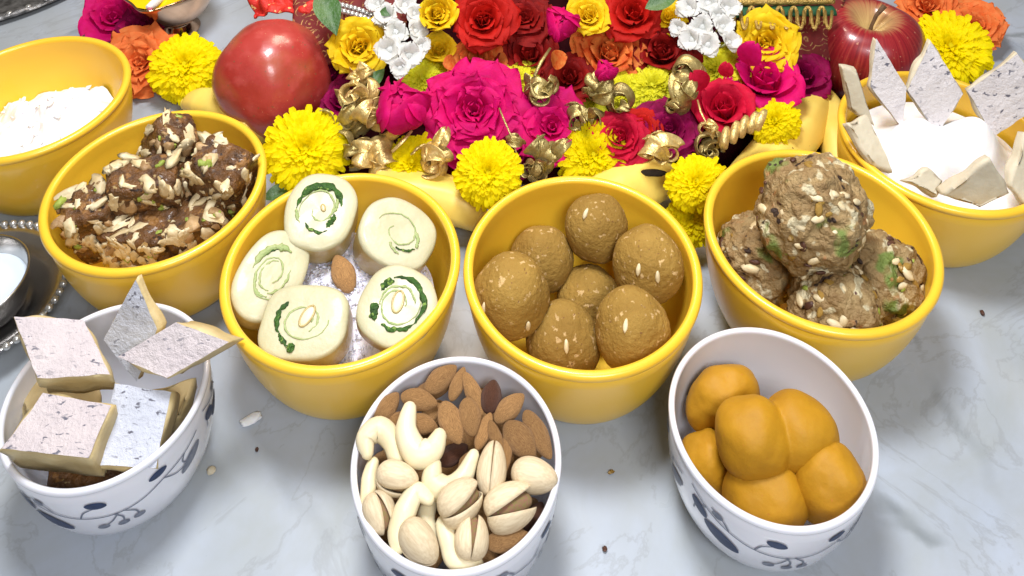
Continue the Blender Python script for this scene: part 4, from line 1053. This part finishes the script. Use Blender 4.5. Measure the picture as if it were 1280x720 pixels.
rose(800, 160, 26, P_red, 'small red rose leaning on the crimson one', t=.6, layers=5, z=.8, spin=.2)
rose(836, 158, 38, P_dmag, 'dark magenta bloom behind the black tipped banana', t=.55, layers=5, style='loose', z=.85, spin=.3)
rose(905, 134, 42, P_crim, 'crimson bloom with broad curling petals on the right', t=.45, layers=4, openness=.7, ruffle=.03, z=.95)
rose(955, 96, 50, P_mag, 'wide magenta bloom below the right yellow rose', t=.30, layers=4, openness=.85, ruffle=.03, z=1.0, spin=.5)
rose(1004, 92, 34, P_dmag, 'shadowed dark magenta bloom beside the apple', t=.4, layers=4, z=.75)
rose(598, 76, 40, P_peach, 'burnt orange bloom under the bright red rose', t=.35, layers=5, z=.95, spin=2.2)
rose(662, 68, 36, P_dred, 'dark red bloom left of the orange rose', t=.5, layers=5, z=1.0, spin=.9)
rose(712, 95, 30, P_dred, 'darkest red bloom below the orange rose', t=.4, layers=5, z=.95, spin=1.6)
rose(655, 18, 34, P_dred, 'dark red bloom at the top between the red rose and the bud', t=.4, layers=5, z=1.3, style='loose', spin=.1)
rose(757, 88, 20, P_mag, 'small magenta bud lying on the orange rose', 'flower bud', t=.5, layers=3, ruffle=.02, z=1.32, name='rose_bud', style='bud')
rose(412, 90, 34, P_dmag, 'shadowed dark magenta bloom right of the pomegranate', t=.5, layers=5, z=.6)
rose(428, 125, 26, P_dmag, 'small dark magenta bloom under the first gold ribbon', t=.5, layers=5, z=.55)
rose(560, 215, 24, P_dred, 'small dark red bloom behind the first banana', t=.5, layers=4, z=.4)
rose(728, 140, 30, P_lem, 'pale lemon green bloom behind the gold ribbons', t=.5, layers=5, z=.55, style='loose')
rose(640, 190, 30, P_dmag, 'dark magenta bloom between two front chrysanthemums', t=.5, layers=5, z=.55, style='loose')
rose(172, 74, 42, P_orange, 'orange ruffled bloom behind the leftmost yellow bowl', t=.6, layers=6, style='loose', ruffle=.08, z=.42, side=-.2)
rose(140, 18, 36, P_mag, 'magenta petals drooping left of the oil lamp', t=.5, layers=4, openness=.8, ruffle=.06, z=.35, style='loose')
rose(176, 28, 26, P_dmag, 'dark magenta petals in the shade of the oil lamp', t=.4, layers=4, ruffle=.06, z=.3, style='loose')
rose(1222, 28, 33, P_orange, 'orange bloom at the far right, above the yellow chrysanthemum', t=.5, layers=6, z=.45, ruffle=.05, style='loose')
rose(1160, 6, 34, P_orange, 'orange bloom behind the apple', t=.5, layers=6, z=.5, ruffle=.05, spin=.8)
rose(448, 58, 40, P_yrose, 'yellow rose left of the left jasmine cluster', t=.75, layers=6, ruffle=.05, z=1.1, openness=.8)
rose(547, 22, 30, P_yrose, 'upright yellow rose left of the bright red rose', t=.65, layers=5, z=1.4, openness=.5, squash=1.5)
rose(548, 62, 24, P_yrose, 'small yellow rose just below the upright yellow one', t=.5, layers=4, z=1.0, openness=.6)
rose(735, 20, 28, P_yrose, 'yellow rose right of the magenta bud', t=.6, layers=5, z=1.45, openness=.8, ruffle=.05)
rose(957, 54, 40, P_yrose, 'yellow rose under the gold looped fringe', t=.75, layers=6, z=1.2, ruffle=.05, openness=.8)
rose(836, 20, 22, P_yrose, 'small yellow rose left of the right jasmine cluster', t=.5, layers=5, z=1.35, ruffle=.05)
# single fallen petals
pm = {'m': meshdata('loose_petal', *petal(1.0, .42, .0, 20, 50, 30, .5, .05, 2), P_mag), 'r': meshdata('loose_petal', *petal(1.0, .42, .0, 20, 60, 30, .5, .05, 5), P_crim), 'o': meshdata('loose_petal', *petal(1.0, .42, .0, 20, 60, 30, .5, .05, 7), P_peach)}
for (u, v, z, k, sz, sp, lab) in ((906, 95, 1.25, 'r', 24, 1.5, 'narrow crimson petal standing up on the lemon chrysanthemum'), (690, 78, 1.2, 'o', 30, .3, 'loose orange petal below the magenta bud'),
                                  (880, 110, 1.2, 'r', 34, 2.4, 'loose crimson petal curling right of the gold pod ribbon'), (932, 78, 1.4, 'm', 40, 1.2, 'pointed magenta petal standing against the yellow rose'),
                                  (570, 78, 1.15, 'o', 26, 3.4, 'loose burnt orange petal under the yellow rose')):
    p = at(u, v, z); n = facing(p, .8); R = sz / pxs(p)
    o = put('loose_petal', pm[k], None, mtx(p - n * .2 * R, n.to_track_quat('Z', 'Y').to_matrix() @ Matrix.Rotation(sp, 3, 'Z'), (R, R, R))); tag(o, lab, 'petal')

# jasmine: every blossom its own thing
JP = [meshdata('petal', *petal(.66, .36, .05, 18 + 16 * s, 62 + 14 * s, 40, .55, .06, s + 2, 7, 7), P_white) for s in range(2)]
JT = meshdata('flower_tube', *tube([(0, 0, -.7), (0, 0, -.3), (0, 0, .08)], [.05, .07, .13], 10), mat('jasmine_tube', (.62, .70, .42), rough=.6))
JC = meshdata('flower_eye', *blob(.16, .16, .14, 2, .1, 2), P_white)
def jasmine(u, v, r, z, t, side, where, lab):
    p = at(u, v, z); n = facing(p, t, side); R = r * 1.45 / pxs(p)
    e = empty('jasmine_blossom', p, 'jasmine blossom ' + lab + ' of the cluster ' + where, 'flower', 'jasmine blossoms ' + where)
    e.rotation_mode = 'QUATERNION'; e.rotation_quaternion = (n.to_track_quat('Z', 'Y').to_matrix() @ Matrix.Rotation(u, 3, 'Z')).to_quaternion(); e.scale = (R, R, R)
    for k in range(6):
        put('petal', JP[k % 2], e, mtx=Matrix.Rotation(k * PI / 3 + .1 * math.sin(k * 7 + u), 4, 'Z'))
    put('flower_tube', JT, e); put('flower_eye', JC, e, loc=(0, 0, .08))
W_ = 'left of the upright yellow rose'
for (u, v, r, t, s), lab in zip(((485, 22, 20, .5, -.3), (505, 8, 20, .6, .2), (495, 40, 20, .9, 0), (488, 62, 22, .9, -.2), (510, 70, 22, .8, .3), (500, 85, 17, .9, 0), (518, 40, 18, .6, .5), (474, 6, 18, .6, -.4), (525, 58, 15, .7, .4), (518, 18, 16, .7, .2)), ('left of the top', 'topmost', 'in the heart', 'at the lower left', 'at the lower right', 'lowest', 'at the right side', 'at the upper left corner', 'small at right edge', 'at the upper right')):
    jasmine(u, v, r, 1.22 + (60 - v) * .003, t, s, W_, lab)
W_ = 'left of the gold looped fringe'
for (u, v, r, t, s), lab in zip(((862, 12, 20, .6, -.3), (885, 5, 20, .7, 0), (908, 12, 20, .6, .3), (878, 34, 20, .9, -.1), (902, 34, 18, .7, .3), (866, 50, 20, .8, -.4), (884, 56, 20, .9, .1), (910, 54, 18, .6, .5), (898, 20, 16, .8, .1), (850, 36, 15, .7, -.5)), ('at the upper left', 'topmost', 'at the upper right', 'left of the middle', 'right of the middle', 'at the lower left', 'lowest', 'at the lower right', 'small one under the top', 'small at left edge')):
    jasmine(u, v, r, 1.28 + (60 - v) * .003, t, s, W_, lab)
# leaves
def leaf(u, v, z, L, ang, label, t=.5):
    p = at(u, v, z); n = facing(p, t); p, B, k1, k2 = frame(u, v, z, n, ang); s = L * k1
    vs, fs = [], []
    for i in range(13):
        f = i / 12; w_ = .24 * math.sin(PI * f ** .85) + .002
        for j in range(7):
            q = -1 + j / 3; vs.append(Vector(((f - .5), q * w_, abs(q) * .06 * math.sin(PI * f) - .15 * (f - .5) ** 2)) * s)
    for i in range(12):
        for j in range(6): fs.append((i * 7 + j, (i + 1) * 7 + j, (i + 1) * 7 + j + 1, i * 7 + j + 1))
    o = obj('rose_leaf', vs, fs, M_leaf, mtx=mtx(p, B)); return tag(o, label, 'leaf')
leaf(410, 14, 1.50, 62, -70, 'dark green leaf hanging over the maroon brocade')
leaf(828, 2, 1.62, 46, 20, 'green leaf above the small yellow rose at the top')
leaf(486, 14, 1.42, 26, 12, 'light green leaf tip among the left jasmine', .8)
leaf(470, 98, .9, 34, 50, 'dark green leaf under the left jasmine')
leaf(350, 240, .5, 44, 20, 'dark green leaf under the front left chrysanthemum')

# gold ribbon curls
def curl(turns, r0, r1, width, seed, mt):
    vs, fs = [], []; n, mV = 44, 6; rr = random.Random(seed)
    for i in range(n + 1):
        f = i / n; a = f * turns * 2 * PI; r = r0 + (r1 - r0) * f; w_ = width * (.18 + .95 * math.sin(PI * f) ** .7)
        for j in range(mV + 1):
            s = -1 + 2 * j / mV; r_ = r * (1 + .22 * s + .28 * noise.noise(Vector((f * 4, s * 1.2, seed))) + .08 * math.sin(s * 6 + f * 8)) + .07 * s * s
            vs.append(Vector((math.cos(a) * r_, s * w_ + .05 * math.sin(f * 9 + seed), math.sin(a) * r_)))
    for i in range(n):
        for j in range(mV): a = i * (mV + 1) + j; fs.append((a, a + mV + 1, a + mV + 2, a + 1))
    return meshdata('ribbon_curl', vs, fs, mt)
CURLS = {m_.name: [curl(.95, .44, .12, .30, 1, m_), curl(.75, .50, .26, .26, 2, m_), curl(1.3, .38, .06, .34, 3, m_)] for m_ in (M_gold, M_gold_dark)}
GFOLD = {m_.name: meshdata('ribbon_fold', *petal(1.1, .36, .05, 0, 70, 60, .9, .16, 6), m_) for m_ in (M_gold, M_gold_dark)}
def gold(u, v, z, r_px, n_, label, mt=M_gold, ang=0, stem=None):
    p = at(u, v, z); R = r_px * 1.2 / pxs(p); e = empty('gold_ribbon_knot', p, label, 'ornament', 'curled gold ribbon ornaments')
    rr = random.Random(int(u + v * 3)); e.scale = (R, R, R)
    for k in range(n_):
        off = Vector((rr.uniform(-.5, .5), rr.uniform(-.3, .3), rr.uniform(-.4, .4))) if n_ > 1 else Vector()
        q = Matrix.Rotation(rr.uniform(-1.0, 1.0) + math.radians(ang), 4, 'Z') @ Matrix.Rotation(rr.uniform(-.9, .5), 4, 'X') @ Matrix.Rotation(rr.uniform(0, 6), 4, 'Y')
        s = rr.uniform(1.0, 1.5); o = put('ribbon_curl', CURLS[mt.name][k % 3], e, mtx=Matrix.Translation(off) @ q @ Matrix.Diagonal((s, s, s, 1)))
        md = o.modifiers.new('thick', 'SOLIDIFY'); md.thickness = .018 * UNIT
    for k in range(2):
        q = Matrix.Rotation(rr.uniform(0, 6.28), 4, 'Z') @ Matrix.Rotation(rr.uniform(.3, 1.2), 4, 'X'); o = put('ribbon_fold', GFOLD[mt.name], e, mtx=Matrix.Translation(Vector((rr.uniform(-.4, .4), rr.uniform(-.5, .1), rr.uniform(-.4, .2)))) @ q)
        md = o.modifiers.new('thick', 'SOLIDIFY'); md.thickness = .018 * UNIT
    if stem:
        pts = [(at(a, b, c) - p) / R for a, b, c in stem]
        obj('twisted_stem', *tube(pts, [.07 + .015 * math.sin(i * 2) for i in range(len(pts))], 8, .6), mt, e)
gold(447, 88, 1.0, 20, 2, 'gold ribbon curl in front of the left yellow rose')
gold(452, 118, 1.05, 26, 3, 'gold ribbon loop below the left yellow rose')
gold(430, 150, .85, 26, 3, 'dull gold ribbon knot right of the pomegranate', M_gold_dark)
gold(470, 152, 1.0, 26, 3, 'gold ribbon knot left of the smooth magenta bloom')
gold(462, 196, .72, 28, 4, 'gold ribbon knot just behind the roll bowl rim', stem=((490, 190, .9), (505, 175, .95), (515, 163, 1.0)))
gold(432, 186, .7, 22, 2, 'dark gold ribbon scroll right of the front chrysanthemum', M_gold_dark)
gold(552, 192, .85, 27, 4, 'gold ribbon knot between two front yellow chrysanthemums')
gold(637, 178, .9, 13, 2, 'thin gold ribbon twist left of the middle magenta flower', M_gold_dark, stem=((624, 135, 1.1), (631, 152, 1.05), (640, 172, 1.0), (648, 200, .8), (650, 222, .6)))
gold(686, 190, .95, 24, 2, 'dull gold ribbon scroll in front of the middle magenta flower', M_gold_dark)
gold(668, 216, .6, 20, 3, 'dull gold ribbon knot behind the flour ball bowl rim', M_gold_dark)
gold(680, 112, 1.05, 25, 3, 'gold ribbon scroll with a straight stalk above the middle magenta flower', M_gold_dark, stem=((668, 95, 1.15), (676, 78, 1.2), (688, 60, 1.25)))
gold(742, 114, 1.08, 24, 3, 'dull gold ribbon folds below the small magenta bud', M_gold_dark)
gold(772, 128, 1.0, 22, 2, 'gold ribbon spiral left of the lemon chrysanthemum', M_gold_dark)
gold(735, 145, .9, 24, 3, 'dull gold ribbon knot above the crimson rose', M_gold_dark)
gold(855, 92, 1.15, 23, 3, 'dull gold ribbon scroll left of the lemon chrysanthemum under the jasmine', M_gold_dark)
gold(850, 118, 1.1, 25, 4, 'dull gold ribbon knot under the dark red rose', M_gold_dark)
gold(826, 184, .95, 22, 3, 'gold ribbon curl behind the black tipped banana')
gold(886, 160, 1.1, 14, 2, 'small gold ribbon twist at the crimson bloom', stem=((872, 125, 1.2), (876, 140, 1.2), (884, 156, 1.15), (898, 165, 1.1)))
gold(895, 184, .85, 22, 3, 'dark gold ribbon knot behind the coarse ball bowl rim', M_gold_dark)
# braided row of gold folds
p0 = at(925, 172, 1.0); FOLD = meshdata('ribbon_fold', *petal(1.25, .34, .0, 40, -30, -60, 1.3, .10, 4), M_gold)
e = empty('gold_ribbon_braid', p0, 'row of overlapping gold ribbon folds left of the right chrysanthemum', 'ornament')
for i, (u, v) in enumerate(((905, 172), (918, 166), (930, 160), (943, 156), (954, 154))):
    p, Bf, k1, k2 = frame(u + 4, v - 14, 1.12, facing(at(u, v, 1.1), .75, -.1), -100 - i * 4); R = 27 / pxs(p); X_, N_ = Bf.col[0], Bf.col[2]
    B = Matrix((N_, X_.cross(N_), X_)).transposed()
    o = put('ribbon_fold', FOLD, e, mtx(p - p0 + N_ * .03 * i, B, (R, R * .8, R)))
    md = o.modifiers.new('thick', 'SOLIDIFY'); md.thickness = .02 * UNIT

# ------------------------------------------------------------------ crumbs on the marble
def crumb(u, v, a, b, ang, mt, label, cat):
    p, B, k1, k2 = frame(u, v, .02, Vector((0, 0, 1)), ang)
    o = obj('crumb', *blob(a * k1, b * k2, .018, 3, .3, 2, u), mt, mtx=mtx(p, B)); tag(o, label, cat)
crumb(314, 524, 15, 6, 25, M_white_powder, 'pale sliver of almond on the marble below the roll bowl', 'crumb')
crumb(264, 588, 6, 5, 60, M_fudge_pale, 'small cream crumb on the marble right of the fudge bowl', 'crumb')
crumb(756, 686, 3, 3.5, 0, M_dark_almond, 'tiny dark speck on the marble between two white bowls', 'crumb')
crumb(764, 590, 4, 2, 20, M_laddoo, 'tiny brown crumb below the flour ball bowl', 'crumb')
crumb(1228, 391, 2.4, 3, 0, M_dark_almond, 'tiny dark speck on the marble at the far right', 'crumb')
crumb(540, 562, 2, 2, 0, M_dark_almond, 'tiny dark speck by the nut bowl', 'crumb') if 0 else None
crumb(321, 562, 2, 2.5, 0, M_dark_almond, 'tiny dark speck below the pale almond sliver', 'crumb')

# ------------------------------------------------------------------ to metres
seen = set(); S4 = Matrix.Scale(UNIT, 4)
for o in list(col.objects):
    if o.type in ('CAMERA', 'LIGHT'): continue
    if o.type == 'MESH' and o.data.name not in seen:
        seen.add(o.data.name); o.data.transform(S4)
    if o.parent is None or True: o.location = o.location * UNIT
print('objects', len(col.objects))
